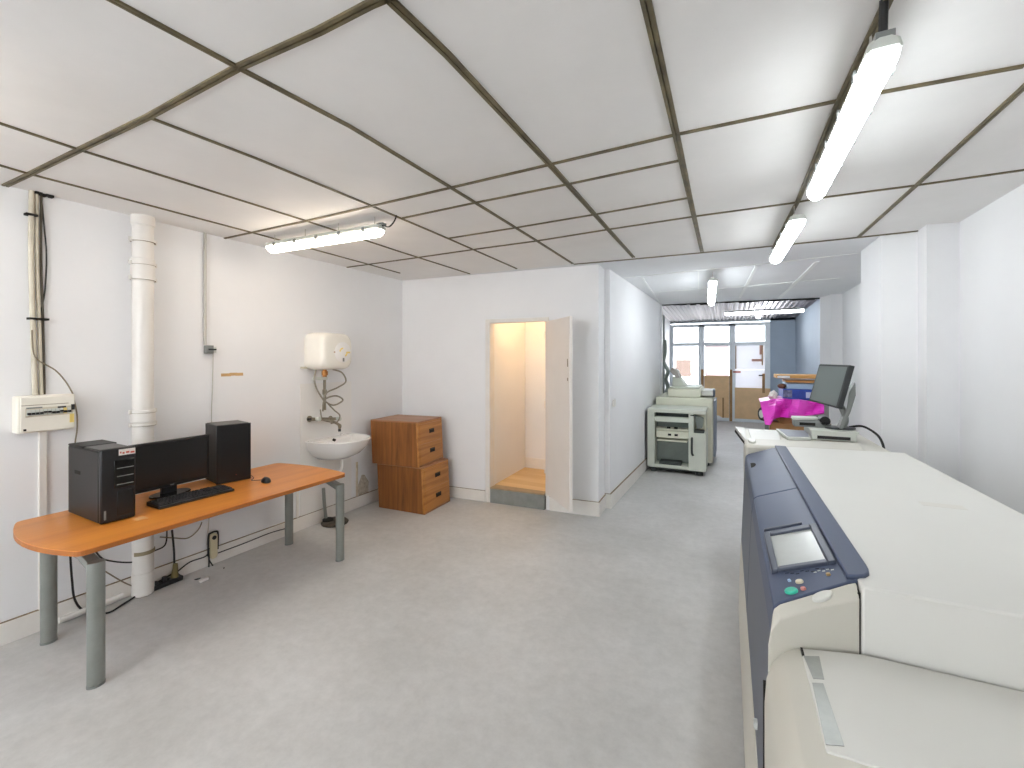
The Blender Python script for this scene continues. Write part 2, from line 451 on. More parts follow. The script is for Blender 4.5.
# skirting boards
def skirting(name, pts, h, t, nrm):
    bm = B()
    pts = [Vector((p[0], p[1], 0)) for p in pts]
    prism(bm, [(p.x, p.y) for p in pts] + [(p.x + nrm[0] * t, p.y + nrm[1] * t) for p in pts[::-1]], 0, h)
    o = struct(name, bm, M_base, None, .004)
    bm = B(); prism(bm, [(p.x, p.y) for p in pts] + [(p.x + nrm[0] * t * .9, p.y + nrm[1] * t * .9) for p in pts[::-1]], h - .001, h + .003)
    struct('dusty_top', bm, M_dirt, o)
    return o
skirting('baseboard_left', [(WL(-2.5), -2.5), (WL(4.38), 4.38)], .128, .014, (1, 0))
skirting('baseboard_partition', [(-3.64, 4.388), (-2.50, 4.452)], .125, .012, (0, -1))
skirting('baseboard_corner', [(-1.73, 4.498), (-1.20, 4.531)], .15, .014, (0, -1))
skirting('baseboard_corner_return', [(-1.205, 4.52), (-1.213, 4.83)], .15, .014, (1, 0))
skirting('baseboard_passage_end', [(-1.215, 4.832), (-1.148, 4.836)], .16, .014, (0, -1))
skirting('baseboard_passage', [(-1.160, 4.822), (-1.062, 8.1)], .16, .016, (1, 0))
# timber casing of the closet doorway
bm = B()
prism(bm, [(-2.495, 4.44), (-2.44, 4.443), (-2.44, 4.56), (-2.495, 4.46)], 0, 2.085)
prism(bm, [(-1.777, 4.483), (-1.74, 4.485), (-1.74, 4.50), (-1.777, 4.56)], 0.15, 2.085)
prism(bm, [(-2.495, 4.44), (-1.74, 4.484), (-1.74, 4.50), (-2.495, 4.47)], 2.04, 2.085)
struct('trim_2', bm, M_base, None, .004)

# right wall with its pilasters, one footprint
bm = B(); prism(bm, [(1.50, -2.7), (1.50, 4.29), (1.31, 4.26), (1.31, 4.43), (1.097, 4.475), (1.088, 5.03), (1.53, 5.03), (1.53, 8.08), (1.39, 8.10), (1.29, 8.36), (1.54, 8.45), (2.1, 8.45), (2.1, -2.7)], 0, CL)
struct('wall_right', bm, M_wall)
# rear wall (behind the photographer) with an added window opening that lets in fill daylight
bm = B()
box(bm, -4.0, -3.2, -2.8, -2.6, 0, CL); box(bm, -.9, 2.1, -2.8, -2.6, 0, CL); box(bm, -3.2, -.9, -2.8, -2.6, 0, 1.3); box(bm, -3.2, -.9, -2.8, -2.6, 2.4, CL)
for x in (-2.05,): box(bm, x - .03, x + .03, -2.75, -2.65, 1.3, 2.4)
struct('wall_rear', bm, M_wall)

# veranda at the far end: slate blue side, zinc roof, glazed front
FY = 13.3
bm = B(); box(bm, 1.54, 1.7, 8.45, 13.6, 0, 3.1); struct('wall_veranda_right', bm, M_blue)
bm = B(); box(bm, .985, 1.7, FY, 13.6, 0, 3.1); struct('wall_veranda_back', bm, M_blue)
bm = B(); box(bm, -1.7, -1.47, 8.15, 13.6, 0, 3.1); box(bm, -1.47, -1.05, 8.12, 8.2, 0, 2.61); struct('wall_veranda_left', bm, M_wall)
bm = B()      # corrugated roof sheet
n = 150
rows = [(8.25, 2.84), (13.6, 2.70)]
top = []; 
for (y, z) in rows:
    top.append([Vector((-1.7 + 3.4 * i / n, y, z + .018 * math.sin(i / n * 3.4 / .09 * 2 * PI / 1.0))) for i in range(n + 1)])
V = [[bm.verts.new(p) for p in r] for r in top]; V2 = [[bm.verts.new(p + Vector((0, 0, .004))) for p in r] for r in top]
for i in range(n):
    bm.faces.new((V[0][i], V[0][i + 1], V[1][i + 1], V[1][i])); bm.faces.new((V2[0][i], V2[1][i], V2[1][i + 1], V2[0][i + 1]))
struct('ceiling_veranda', bm, M_metal, None, 0, True)
bm = B(); box(bm, -1.7, 1.7, 8.34, 8.44, CL + .12, 3.1); struct('wall_over_passage', bm, M_ceil2)
bm = B(); box(bm, -1.7, 1.7, FY, 13.5, 2.66, 3.1); struct('wall_over_windows', bm, mat('grey_header', '#b4bac0', .6))

def bay(name, x0, x1, panes, boards, label_mat=M_frame, frame=.075):
    """one bay of the glazed front: frame bars, panes (x0,x1,z0,z1,material), boards"""
    bm = B()
    zs = 2.63
    box(bm, x0, x0 + frame, FY - .04, FY + .06, 0, zs); box(bm, x1 - frame, x1, FY - .04, FY + .06, 0, zs)
    box(bm, x0, x1, FY - .04, FY + .06, zs - .09, zs); box(bm, x0 + frame, x1 - frame, FY - .04, FY + .06, 2.02, 2.12); box(bm, x0 + frame, x1 - frame, FY - .04, FY + .06, 0, .08)
    o = struct(name, bm, label_mat, None, .006)
    for (a, b, c, d, m) in panes:
        bm = B(); box(bm, a, b, FY + .005, FY + .012, c, d); struct('pane', bm, m, o)
    for (a, b, c, d, m, nm, dy) in boards:
        bm = B(); box(bm, a, b, FY - dy, FY + .03, c, d); struct(nm, bm, m, o, .004)
    return o
# left bay: fixed window
bay('window_1', -1.46, -.66, [(-1.41, -.71, 2.1, 2.55, M_glass), (-1.41, -.71, .7, 2.05, M_glass)],
    [(-1.41, -.71, .08, .72, M_brown, 'lower_board', .0), (-1.47, -1.40, 0, 2.63, M_frame, 'post', .06)])
bay('door_2', -.66, .10, [(-.60, .045, 2.1, 2.55, M_glass), (-.57, .02, 1.2, 2.03, M_frost)],
    [(-.60, .045, .66, 1.21, M_brown, 'middle_board', .01), (-.60, .045, .08, .66, M_brown, 'lower_board', .0), (-.67, -.60, 0, 1.38, M_brown2, 'brown_stile', .05), (.03, .10, 0, 1.38, M_brown2, 'brown_stile', .05), (-.14, -.10, .06, .62, M_brown2, 'batten', .015)])
bay('door_3', .10, .98, [(.16, .86, 2.1, 2.55, M_glass), (.155, .87, .9, 2.06, M_glass)],
    [(.16, .98, .08, .90, M_brown, 'lower_board', .05), (.80, .86, .78, 1.28, M_brown2, 'brown_stile', .06), (.86, .98, .9, 2.63, M_frame, 'post', .05),
     (.155, .87, .90, 1.38, M_thin, 'paper_cover', .012), (.155, .87, 1.382, 2.06, M_thin, 'paper_cover', .009),
     (.56, .80, 1.60, 1.66, M_pinkp, 'pink_tape_strip', .02), (.12, .30, 1.30, 1.335, M_red, 'red_tape_strip', .05), (.72, .82, 1.22, 1.25, M_blackm, 'bolt_handle', .06),
     (.17, .195, 1.4, 2.06, M_brown2, 'dark_edge_strip', .03), (.79, .815, 1.5, 2.06, M_brown2, 'dark_edge_strip', .03), (.74, .79, 1.78, 2.04, M_pinkp, 'pink_tape_strip', .018)])
# outside: neighbouring wall and its brown door seen through the left window
bm = B(); box(bm, -6, -2.55, 18.5, 18.7, 0, 3.2); ow = solid('neighbouring_house', bm, M_stucco, 'pale house across the yard seen through the far glazing', 'house')
bm = B(); box(bm, -1.70, -1.18, 17.0, 17.1, 1.05, 1.66); 
solid('brown_hatch', bm, mat('shutter_brown', '#54443c', .7), 'square brown shutter on a post outside beyond the far left window', 'shutter')
bm = B(); box(bm, -1.50, -1.38, 17.1, 17.2, 0, 1.66); box(bm, -1.9, -1.0, 17.05, 17.3, -.12, 0)
solid('shutter_post', bm, M_stucco, 'pale post holding the brown shutter outside', 'post')
bm = B(); box(bm, -12, 12, 13.62, 30, -.14, -.10); struct('floor_yard', bm, mat('yard_paving', '#cfcac4', .8))

# ================================================================== LIGHT FITTINGS
def batten(label, p0, p1, m, cable=None, hooks=(0.12, 0.88), w=.095, h=.075, n_hang=CL):
    """sealed fluorescent batten between the end centres p0, p1"""
    p0, p1 = Vector(p0), Vector(p1); d = (p1 - p0); L = d.length; d.normalize()
    mid = (p0 + p1) / 2
    t = thing('fluorescent_light', label, 'light', mid)
    a = Vector((0, 0, 1)).cross(d).normalized(); up = d.cross(a).normalized()
    def sec(prof, e0, e1, sc0=1.0, sc1=1.0):
        return [[p0 + d * e0 + a * x * sc0 + up * z for x, z in prof], [p0 + d * e1 + a * x * sc1 + up * z for x, z in prof]]
    top = [(-w / 2, .0), (w / 2, .0), (w * .42, h * .35), (w * .2, h * .5), (-w * .2, h * .5), (-w * .42, h * .35)]
    bm = B(); loft(bm, sec(top, 0, L)); part('housing', bm, M_ltgray, t, .004)
    dif = [(w * .49 * math.cos(-PI * k / 10), -h * .62 * math.sin(PI * k / 10) - .002) for k in range(11)]
    bm = B(); loft(bm, [[p0 + d * (e) + a * x * s + up * z * s for x, z in dif] for e, s in ((.0, .72), (.02, .95), (.05, 1), (L - .05, 1), (L - .02, .95), (L, .72))])
    part('diffuser', bm, m, t, 0, smooth=True)
    for k in range(5):
        e = L * (.1 + .2 * k)
        for s in (-1, 1):
            bm = B(); c = p0 + d * e + a * s * (w / 2 + .003)
            loft(bm, [[c + d * x + a * y + up * z for x, y in ((-.012, -.004), (.012, -.004), (.012, .004), (-.012, .004))] for z in (-.014, .016)])
            part('clip', bm, M_gray, t)
    for e0 in (-.012, L - .004):
        bm = B(); loft(bm, [[p0 + d * (e0 + q) + a * x * .8 + up * z * .8 for x, z in top] for q in (0, .016)]); part('end_cap', bm, M_ltgray, t, .003)
    for f in hooks:
        c = p0 + d * L * f + up * h * .5
        bm = B(); tube(bm, [c, (c.x, c.y, n_hang)], .0035, 6, 1); part('hanger', bm, M_grayp, t)
    if cable:
        bm = B(); tube(bm, cable, .011 if len(cable) < 4 else .005, 8, 5); part('cable', bm, M_rubber, t)
        bm = B(); c = p0 + up * h * .5; box(bm, c.x - .022, c.x + .022, c.y - .01, c.y + .03, c.z - .01, c.z + .008); part('gland', bm, M_gray, t)
    return t
batten('long white fluorescent batten over the big printer, hung by a thick black cable', onZ(884.5, 49, 2.475), onZ(815.5, 193, 2.475), M_cool, w=.085,
       cable=[onZ(886.5, 44, 2.475) + Vector((0, .03, .02)), onZ(886.5, 44, 2.475) + Vector((0, .028, .08)), onZ(886.5, 44, 2.475) + Vector((0, .02, CL - 2.475))])
batten('shorter-looking white fluorescent batten in line behind the one over the printer', (.385, 3.22, 2.475), (.36, 4.36, 2.475), M_cool)
batten('fluorescent batten hanging on a thread down the centre of the back passage', (-.15, 5.33, 2.485), (-.205, 6.6, 2.40), M_cool2, w=.085)
batten('fluorescent batten set crosswise under the zinc roof of the veranda', onY(725, 313, 9.4), onY(804, 309.5, 9.55), M_cool2, w=.085, n_hang=2.8)
l = onZ(270, 247.5, 2.515); r = onZ(381, 229.5, 2.515)
batten('warm fluorescent batten under the ceiling above the desk wall', r, l, M_warm, hooks=(.05, .35, .65, .95),
       cable=[r + Vector((0, 0, .03)), r + Vector((.07, .0, .01)), r + Vector((.10, .02, .05)), (r.x + .10, r.y + .04, CL)])
batten('added fill light in batten form, unseen behind the camera over the near half of the room', (-1.5, -2.1, 2.475), (-1.5, -.9, 2.475), M_fill_rear)  # extra lamp, added to brighten the room from behind the camera
batten('added fill light in batten form, unseen outside the frame over the near end of the desk wall', (-3.3, .35, 2.475), (-2.1, .35, 2.475), M_fill_side)  # extra lamp out of view, added to lift the overall brightness
t = thing('bulkhead_lamp', 'small round bright bulb under the zinc roof of the veranda', 'bulb', (.60, 11.2, 2.60))
bm = B(); bmesh.ops.create_uvsphere(bm, u_segments=16, v_segments=10, radius=.05); bmesh.ops.translate(bm, vec=(.60, 11.2, 2.60), verts=bm.verts); part('globe', bm, emit('veranda_bulb_glow', (.95, .98, 1.0), 110.0), t, smooth=True)
bm = B(); cyl(bm, (.60, 11.2, 2.66), (.60, 11.2, 2.76), .03); part('socket', bm, M_ltgray, t)
t = thing('ceiling_bulb', 'warm glowing bulb inside the small lit closet', 'bulb', (-1.95, 4.95, 2.38))
bm = B(); lathe(bm, [(.0, 0), (.02, .002), (.038, .02), (.042, .042), (.03, .07), (.018, .085)], (-1.95, 4.95, 2.38), (0, 0, 1)); part('globe', bm, M_bulb, t, smooth=True)
bm = B(); cyl(bm, (-1.95, 4.95, 2.462), (-1.95, 4.95, 2.5), .022); part('socket', bm, M_black, t)

# ================================================================== CLOSET DOOR
h0 = Vector((-1.772, 4.475, 0)); h1 = Vector((-1.350, 4.020, 0))
d = (h1 - h0).normalized(); nrm = Vector((d.y, -d.x, 0))
bm = B()
loft(bm, [[h0 + Vector((0, 0, z)), h1 + Vector((0, 0, z)), h1 - nrm * .034 + Vector((0, 0, z)), h0 - nrm * .034 + Vector((0, 0, z))] for z in (.185, 2.035)])
lf = struct('door_1', bm, M_door, None, .003)
bm = B(); c = h1 - d * .035; 
for z0, z1 in ((1.555, 1.63), (1.42, 1.45)):
    loft(bm, [[c - d * .008 + nrm * q + Vector((0, 0, z)) for q in (0, .004)] + [c + d * .008 + nrm * q + Vector((0, 0, z)) for q in (.004, 0)] for z in (z0, z1)])
struct('latch_plate', bm, M_brass, lf)
bm = B()
for z in (.4, 1.1, 1.85): cyl(bm, h0 + Vector((.0, .0, z)) + nrm * .006, h0 + Vector((0, 0, z + .08)) + nrm * .006, .007, n=10)
struct('hinge', bm, M_door, lf)

# ================================================================== THE DESK
T = .71
bx = lambda u, v: onZ(u, v, T)
tb = Vector((-3.18, 1.80, 0))
t = thing('desk', 'long orange-brown wood laminate desk with bowed ends on four grey legs', 'desk', tb)
xb, xf = -3.585, -2.755
yn, yf = 1.03, 2.63
poly = []
for k in range(13): f = k / 12; poly.append((xb + (xf - xb) * f, yn - .085 * (1 - (2 * f - 1) ** 2) - .03 * f))
for k in range(13): f = 1 - k / 12; poly.append((xb + (xf - xb) * f, yf + .05 * (1 - (2 * f - 1) ** 2)))
def rounded(poly, r=.035):
    out = []; n = len(poly)
    for i in range(n):
        p0, p1, p2 = Vector(poly[i - 1]), Vector(poly[i]), Vector(poly[(i + 1) % n])
        a, b = (p0 - p1), (p2 - p1)
        if abs(a.normalized().dot(b.normalized())) < .8:
            q0 = p1 + a.normalized() * min(r, a.length * .45); q1 = p1 + b.normalized() * min(r, b.length * .45)
            for k in range(5):
                tt = k / 4; out.append(tuple((1 - tt) ** 2 * q0 + 2 * tt * (1 - tt) * p1 + tt * tt * q1))
        else: out.append(tuple(p1))
    return out
poly = rounded(poly)
bm = B(); prism(bm, poly, T - .004, T); part('tabletop', bm, M_wood, t)
bm = B(); prism(bm, poly, T - .027, T - .004); part('edge_band', bm, M_edge, t)
def oval(cx, cy, a, b, n=20): return [(cx + a * math.cos(2 * PI * k / n), cy + b * math.sin(2 * PI * k / n)) for k in range(n)]
for (u, v, sg) in ((47, 641, 1), (96, 685, -1), (289, 544, 1), (340, 560, -1)):
    p = onZ(u, v, 0); p.x = max(p.x, -3.50)
    zt = .615
    bm = B(); prism(bm, oval(p.x, p.y, .029, .036), .012, zt)
    lg = part('leg', bm, M_leg, t, .004)
    bm = B(); prism(bm, oval(p.x, p.y, .030, .037), 0, .012); part('foot', bm, M_gray, lg)
    xi = p.x + sg * .13; xm = p.x + sg * .015
    bm = B()
    prof = [(xm, zt - .045), (xm, zt - .002), (xi, zt + .03), (xi, T - .027), (xi + sg * .06, T - .027), (xi + sg * .06, zt + .0), (xi, zt - .005)]
    prism(bm, prof, p.y - .026, p.y + .026, 1)
    part('bracket', bm, M_leg, lg, .003)
for x in (-3.33, -2.95):
    bm = B(); box(bm, x - .02, x + .02, 1.16, 2.52, T - .065, T - .027); part('under_rail', bm, M_leg, t)

# ---- computer tower on the desk
a = bx(67, 514); b = bx(100.5, 526); c = bx(136, 517)
ang = math.atan2(c.y - b.y, c.x - b.x) - PI / 2
W, D, H = (c - b).length, (b - a).length + .015, .412
def box_thing(name, label, cat, corner, rotz, group=None): return thing(name, label, cat, corner, rotz, group)
t = thing('computer_tower', 'dark computer tower with a white sticker on its front, near end of desk', 'computer', (b.x, b.y, T), ang)
# local frame: +y along the front face, -x to the back
bm = B(); box(bm, -D, -.03, 0, W, .006, H - .012); part('case', bm, M_blackm, t, .006, local=True)
bm = B(); box(bm, -.03, 0, 0, W, .004, H); part('front_bezel', bm, M_black, t, .008, local=True)
bm = B(); box(bm, -D + .02, -.05, .01, W - .01, H - .012, H - .004); part('top_cover', bm, mat('grey_black_top', '#4a4745', .4), t, .004, local=True)
bm = B(); box(bm, -D, -D * .55, .0, W, H - .012, H); part('raised_back', bm, M_blackm, t, .004, local=True)
bm = B(); box(bm, -D * .78, -D * .60, -.001, .004, H * .60, H * .65); part('side_slot', bm, M_gap, t, local=True)
bm = B(); box(bm, -.004, .0025, W * .50, W * 1.0 - .004, H - .043, H - .010); st = part('sticker', bm, mat('sticker_white', '#d9d6d0', .6), t, local=True, label='white sticker')
bm = B()
for k, (y0, y1, zz) in enumerate(((.53, .57, .022), (.60, .66, .026), (.70, .80, .024), (.83, .95, .027))): box(bm, .0024, .0032, W * y0, W * y1, H - .010 - zz, H - .010 - zz + .010)
part('red_print', bm, M_red, st, local=True)
bm = B(); box(bm, -.002, .004, W * .36, W * .95, H * .46, H * .84); dr = part('drive_bay_panel', bm, M_blacks, t, .004, local=True)
for k in range(3):
    bm = B(); box(bm, .003, .006, W * .44, W * .92, H * (.50 + .11 * k), H * (.50 + .11 * k) + .004); part('bay_line', bm, M_gray, dr, local=True)
bm = B(); box(bm, -.002, .003, W * .45, W * .92, H * .08, H * .42); part('lower_grille', bm, M_screen, t, .004, local=True)
bm = B(); box(bm, -.001, .003, W * .09, W * .15, .025, .075); part('port_strip', bm, M_gray, t, .002, local=True)
for k in range(4):
    bm = B(); box(bm, -D * (.1 if k % 2 else .9) - .01, -D * (.1 if k % 2 else .9) + .01, W * (.15 if k < 2 else .85) - .01, W * (.15 if k < 2 else .85) + .01, 0, .007); part('foot', bm, M_rubber, t, local=True)

# ---- flat monitor between the towers
pL = onX(137, 480, -3.36); pR = onX(210, 477, -3.36)
yL, yR = pL.y - .045, pR.y
zb = onX(210, 477, -3.36).z - .004; zt = onX(209, 434.4, -3.36).z
yc = (yL + yR) / 2; Wm = yR - yL
t = thing('monitor', 'wide black switched-off monitor standing between the two towers', 'monitor', (-3.36, yc, T), math.radians(2))
Hm0, Hm1 = zb - T, zt - T
bm = B(); box(bm, -.028, 0, -Wm / 2, Wm / 2, Hm0, Hm1); part('casing', bm, M_black, t, .006, local=True)
bm = B(); box(bm, -.002, .0015, -Wm / 2 + .016, Wm / 2 - .016, Hm0 + .022, Hm1 - .016); part('screen', bm, M_screen, t, local=True)
bm = B(); box(bm, -.06, -.026, -.11, .11, Hm0 + .04, Hm1 - .08); part('rear_hump', bm, M_black, t, .015, local=True)
bm = B(); prism(bm, [(-.055, -.045), (-.025, -.045), (-.025, .045), (-.055, .045)], .012, Hm0 + .08); part('neck', bm, M_black, t, .004, local=True)
bm = B(); prism(bm, oval(-.02, 0, .085, .12, 28), 0, .014); part('stand_base', bm, M_blacks, t, .004, local=True)
bm = B(); box(bm, .0012, .002, -.012, .012, Hm0 + .008, Hm0 + .014); part('logo_dot', bm, M_gray, t, local=True)

# ---- keyboard
k0 = onZ(160, 506.6, T + .02); k1 = onZ(234.7, 488, T + .02); k2 = onZ(222, 484, T + .02)
ang = math.atan2(k1.y - k0.y, k1.x - k0.x)
Lk = (k1 - k0).length; Dk = .165
t = thing('keyboard', 'long black computer keyboard in front of the monitor', 'keyboard', (k0.x, k0.y, T), ang)
bm = B(); prism(bm, [(0, 0), (0, .016), (Dk, .026), (Dk, 0)], 0, Lk, 0); part('keyboard_base', bm, M_black, t, .004, local=True)
MK = mat('key_black', '#232326', .5)
def keycap(bm, x, y, w, dd=.015):
    z = .016 + y / Dk * .010
    v = [Vector((x, y, z)), Vector((x + w, y, z)), Vector((x + w, y + dd, z + .001)), Vector((x, y + dd, z + .001))]
    v2 = [Vector((x + .002, y + .002, z + .008)), Vector((x + w - .002, y + .002, z + .008)), Vector((x + w - .002, y + dd - .002, z + .009)), Vector((x + .002, y + dd - .002, z + .009))]
    loft(bm, [v, v2])
p = Lk / 23.4
def key(x, y, w, dd=.015):
    bm = B(); keycap(bm, x, y, w, dd); part('key', bm, MK, t, local=True)
for row in range(6):
    y = .016 + row * .0215 + (.008 if row == 5 else 0)
    x = p * .5
    widths = {0: [1.3, 1, 1.3, 6.2, 1.3, 1.6, 1.7], 1: [2.2] + [1] * 10 + [2.6], 2: [1.7] + [1] * 11 + [1.7], 3: [1.4] + [1] * 12 + [1.4], 4: [1] * 13 + [2], 5: [1] + [1] * 11}[row]
    if row == 5:
        for q, w in enumerate(widths):
            if q in (1, 5, 9): x += p * .6
            key(x, y, p * .88, .013); x += p * 1.06
    else:
        for w in widths: key(x, y, p * w - .0022); x += p * w
    x = p * 15.7
    if row in (0, 3, 4, 5):
        for q in range(3): key(x + q * p, y, p - .0022)
    if row == 1: key(x + p, y, p - .0022)
    x = p * 19.1
    if row < 5:
        for q in range(3): key(x + q * p * 1.33, y, p * 1.33 - .0022)

# ---- black speaker-like tower at the back of the desk
a = bx(216.5, 485.5); b2 = bx(251, 479); 
ang = math.atan2(b2.y - a.y, b2.x - a.x) - PI / 2
W2, D2, H2 = (b2 - a).length, .25, onY(216.5, 426, a.y).z - T
t = thing('black_tower_case', 'plain black tower case with a bare side, right of the monitor', 'computer', (a.x, a.y, T), ang)
bm = B(); box(bm, -D2, -.012, .002, W2 - .002, .006, H2 - .003); part('case', bm, M_blackm, t, .003, local=True)
bm = B(); box(bm, -.012, 0, 0, W2, .004, H2); part('side_panel', bm, mat('black_panel', '#121214', .3), t, .003, local=True)
bm = B(); box(bm, -D2 + .01, -.02, .01, W2 - .01, H2 - .004, H2 + .001); part('top_cover', bm, mat('grey_black_top', '#4a4745', .4), t, local=True)
bm = B(); box(bm, -.001, .0015, W2 * .55, W2 * .57, H2 * .12, H2 * .13); part('status_light', bm, M_red, t, local=True)
for k in range(4):
    bm = B(); xx = -.03 if k % 2 else -D2 + .02; yy = .03 if k < 2 else W2 - .03; box(bm, xx - .01, xx + .01, yy - .01, yy + .01, 0, .007); part('foot', bm, M_rubber, t, local=True)

# ---- mouse with lead
p = bx(266, 482)
t = thing('computer_mouse', 'small black mouse lying alone on the desk', 'mouse', (p.x, p.y, T), math.radians(160))
bm = B()
bmesh.ops.create_uvsphere(bm, u_segments=20, v_segments=12, radius=1.0)
bmesh.ops.transform(bm, matrix=Matrix.Translation((0, 0, .004)) @ Matrix.Diagonal((.055, .031, .033, 1)), verts=bm.verts)
for v in bm.verts: v.co.z = max(v.co.z, .001)
part('shell', bm, M_black, t, smooth=True, local=True)
bm = B(); cyl(bm, (.03, -.004, .026), (.03, .004, .026), .009, n=14); part('scroll_wheel', bm, M_gray, t, local=True)
q = bx(250, 477)
bm = B(); tube(bm, [p + Vector((-.05, .01, .008)), p + Vector((-.12, -.03, .006)), p + Vector((-.17, .02, .006)), p + Vector((-.26, .06, .006))], .0025, 6); part('lead', bm, M_rubber, t)

# ---- paper scrap by the tower
bm = B(); c = bx(139, 519); box(bm, c.x - .03, c.x + .03, c.y - .02, c.y + .03, T, T + .0012)
solid('paper_scrap', bm, mat('tan_paper', '#d8a671', .7), 'small tan paper scrap on the desk beside the tower with the sticker', 'paper')

# ================================================================== LEFT WALL: electrics
p0, p1 = onL(12, 396, .0), onL(77, 392, .0)
# consumer unit
ya, yb = onL(19, 396, .07).y, onL(74, 392, .07).y
za, zb_ = onL(19, 434, .07).z, onL(70, 394, .07).z
t = thing('electrical_panel', 'cream electrical breaker panel on the wall above the near end of the desk', 'breaker panel', (WL(1.17), ya, za))
xw = WL(1.17)
bm = B(); box(bm, xw - .004, xw + .075, ya - .01, yb + .005, za, zb_); part('back_box', bm, M_cream, t, .008)
bm = B(); box(bm, xw + .075, xw + .086, ya, yb, za + .006, zb_ - .006); cv = part('cover', bm, M_cream, t, .005)
zr = onL(45, 412, .09).z
bm = B(); box(bm, xw + .084, xw + .0885, ya + .02, yb - .012, zr - .024, zr + .028); part('breaker_recess', bm, mat('cream_shade', '#c9c1ae', .5), t)
nb = 11
for k in range(nb):
    y = ya + .024 + (yb - ya - .044) * k / nb; w = (yb - ya - .044) / nb * .88
    bm = B(); box(bm, xw + .086, xw + .094, y, y + w, zr - .016, zr + .018); br = part('breaker', bm, M_ltgray if k not in (9,) else M_yellow, t, .0015)
    bm = B(); box(bm, xw + .092, xw + .104, y + w * .06, y + w * .94, zr - (.004 if k in (4, 5, 8) else .010), zr + .006 - (0 if k in (4, 5, 8) else .004)); part('switch_lever', bm, M_black, br)
for k, (f0, f1, dz0, dz1) in enumerate(((.10, .38, .030, .038), (.66, .82, .022, .034))):
    bm = B(); box(bm, xw + .0855, xw + .0895, ya + (yb - ya) * f0, ya + (yb - ya) * f1, zr + dz0 - .006, zr + dz1 - .006); part('label_strip', bm, M_gray if k == 0 else M_black, t)
bm = B(); box(bm, xw + .0855, xw + .089, yb - .025, yb - .006, zr - .075, zr - .022); part('yellow_label', bm, M_yellow, t, label='yellowed paper label')
bm = B(); box(bm, xw + .0855, xw + .094, yb - .018, yb - .004, zr + .002, zr + .035); part('black_catch', bm, M_black, t)
bm = B(); box(bm, xw + .0855, xw + .0875, ya + .012, ya + .024, za + .014, za + .026); part('screw_cap', bm, M_gap, t)
bm = B(); box(bm, xw + .0855, xw + .0872, ya + .004, yb - .03, zb_ - .055, zb_ - .052); part('cover_crease', bm, M_dirt, t)
# conduits above the panel
ztop = CL
def wall_tube(name, label, cat, uv, r, m, off, n=10, group=None, k=6):
    bm = B(); tube(bm, [onL(u, v, off) for u, v in uv], r, n, k)
    return solid(name, bm, m, label, cat, group, smooth=True)
def top_at(u, off): p = onL(u, 200, off); return Vector((p.x, p.y, CL))
def riser(name, label, u_top, u_bot, v_bot, r, m, off, cat='conduit', bends=()):
    pts = [top_at(u_top, off)] + [onL(u, v, off) for u, v in bends] + [onL(u_bot, v_bot, off)]
    pts[-1].z = zb_ + .002
    bm = B(); tube(bm, pts, r, 10, 4); return solid(name, bm, m, label, cat, None, smooth=True)
riser('cable_conduit', 'cream conduit pipe above the breaker panel, the thicker and outer one', 31.5, 35, 391, .0125, M_cond, .02, bends=((31, 260), (33, 330)))
riser('cable_conduit', 'cream conduit pipe above the breaker panel, the straight inner one', 36.5, 41.5, 391, .009, M_cond, .014, bends=((37, 260), (39.5, 330)))
riser('electric_cable', 'dark cable running straight down beside the conduits to the breaker panel', 41.5, 44.5, 391, .006, mat('dark_brown_cable', '#4a4234', .6), .012, 'cable', ((41, 260), (43, 320)))
riser('electric_cable', 'thin black cable bowing away from the conduits above the breaker panel', 41, 42, 391, .004, M_rubber, .012, 'cable', ((44, 225), (46.5, 255), (45, 290), (41, 315), (42.5, 350)))
wall_tube('electric_cable', 'thin brown cable curling across to the corner of the breaker panel', 'cable', [(32, 330), (33, 350), (38, 360), (55, 370), (66, 382), (73, 394)], .004, M_beigec, .03)
for u, v, wd in ((31, 215, .05), (38, 319, .085)):
    p = onL(u, v, .02); bm = B(); box(bm, p.x - .02, p.x + .022, p.y - wd / 2, p.y + wd / 2, p.z - .006, p.z + .006)
    solid('pipe_clamp', bm, M_gap, 'dark pipe clamp on the conduits, %s' % ('just below the ceiling' if v < 250 else 'halfway down to the breaker panel'), 'clamp')
p = onL(40, 196, 0.0)
bm = B()
for k in range(5):
    y = p.y - .03 + k * .016; box(bm, WL(y) - .01, WL(y) + .02 + random.uniform(0, .02), y, y + random.uniform(.014, .02), CL - random.uniform(.006, .02), CL + .005)
solid('ceiling_hole_edge', bm, M_gap, 'ragged dark hole in the ceiling where the conduits pass through', 'hole')
# duct below the panel
p = onL(42, 450, 0); xq = WL(p.y)
bm = B(); box(bm, xq - .002, xq + .016, p.y - .018, p.y + .018, .13, za - .0); solid('cable_duct', bm, M_pipe, 'white cable duct running down from the breaker panel behind the desk', 'cable duct', bevel=.003)
wall_tube('electric_cable', 'thin dark cable hanging down from the breaker panel behind the computer tower', 'cable', [(74, 400), (77, 415), (77, 430), (75, 445), (75.5, 470)], .004, M_beigec, .02)

bm = B(); a = onL(59, 624, .03); b_ = onL(123, 601, .03)
tube(bm, [Vector((a.x, a.y, .03)), Vector((b_.x, b_.y, .035))], .017, 8, 1); solid('floor_duct', bm, M_pipe, 'short white duct lying along the skirting behind the near desk legs', 'cable duct', smooth=True)
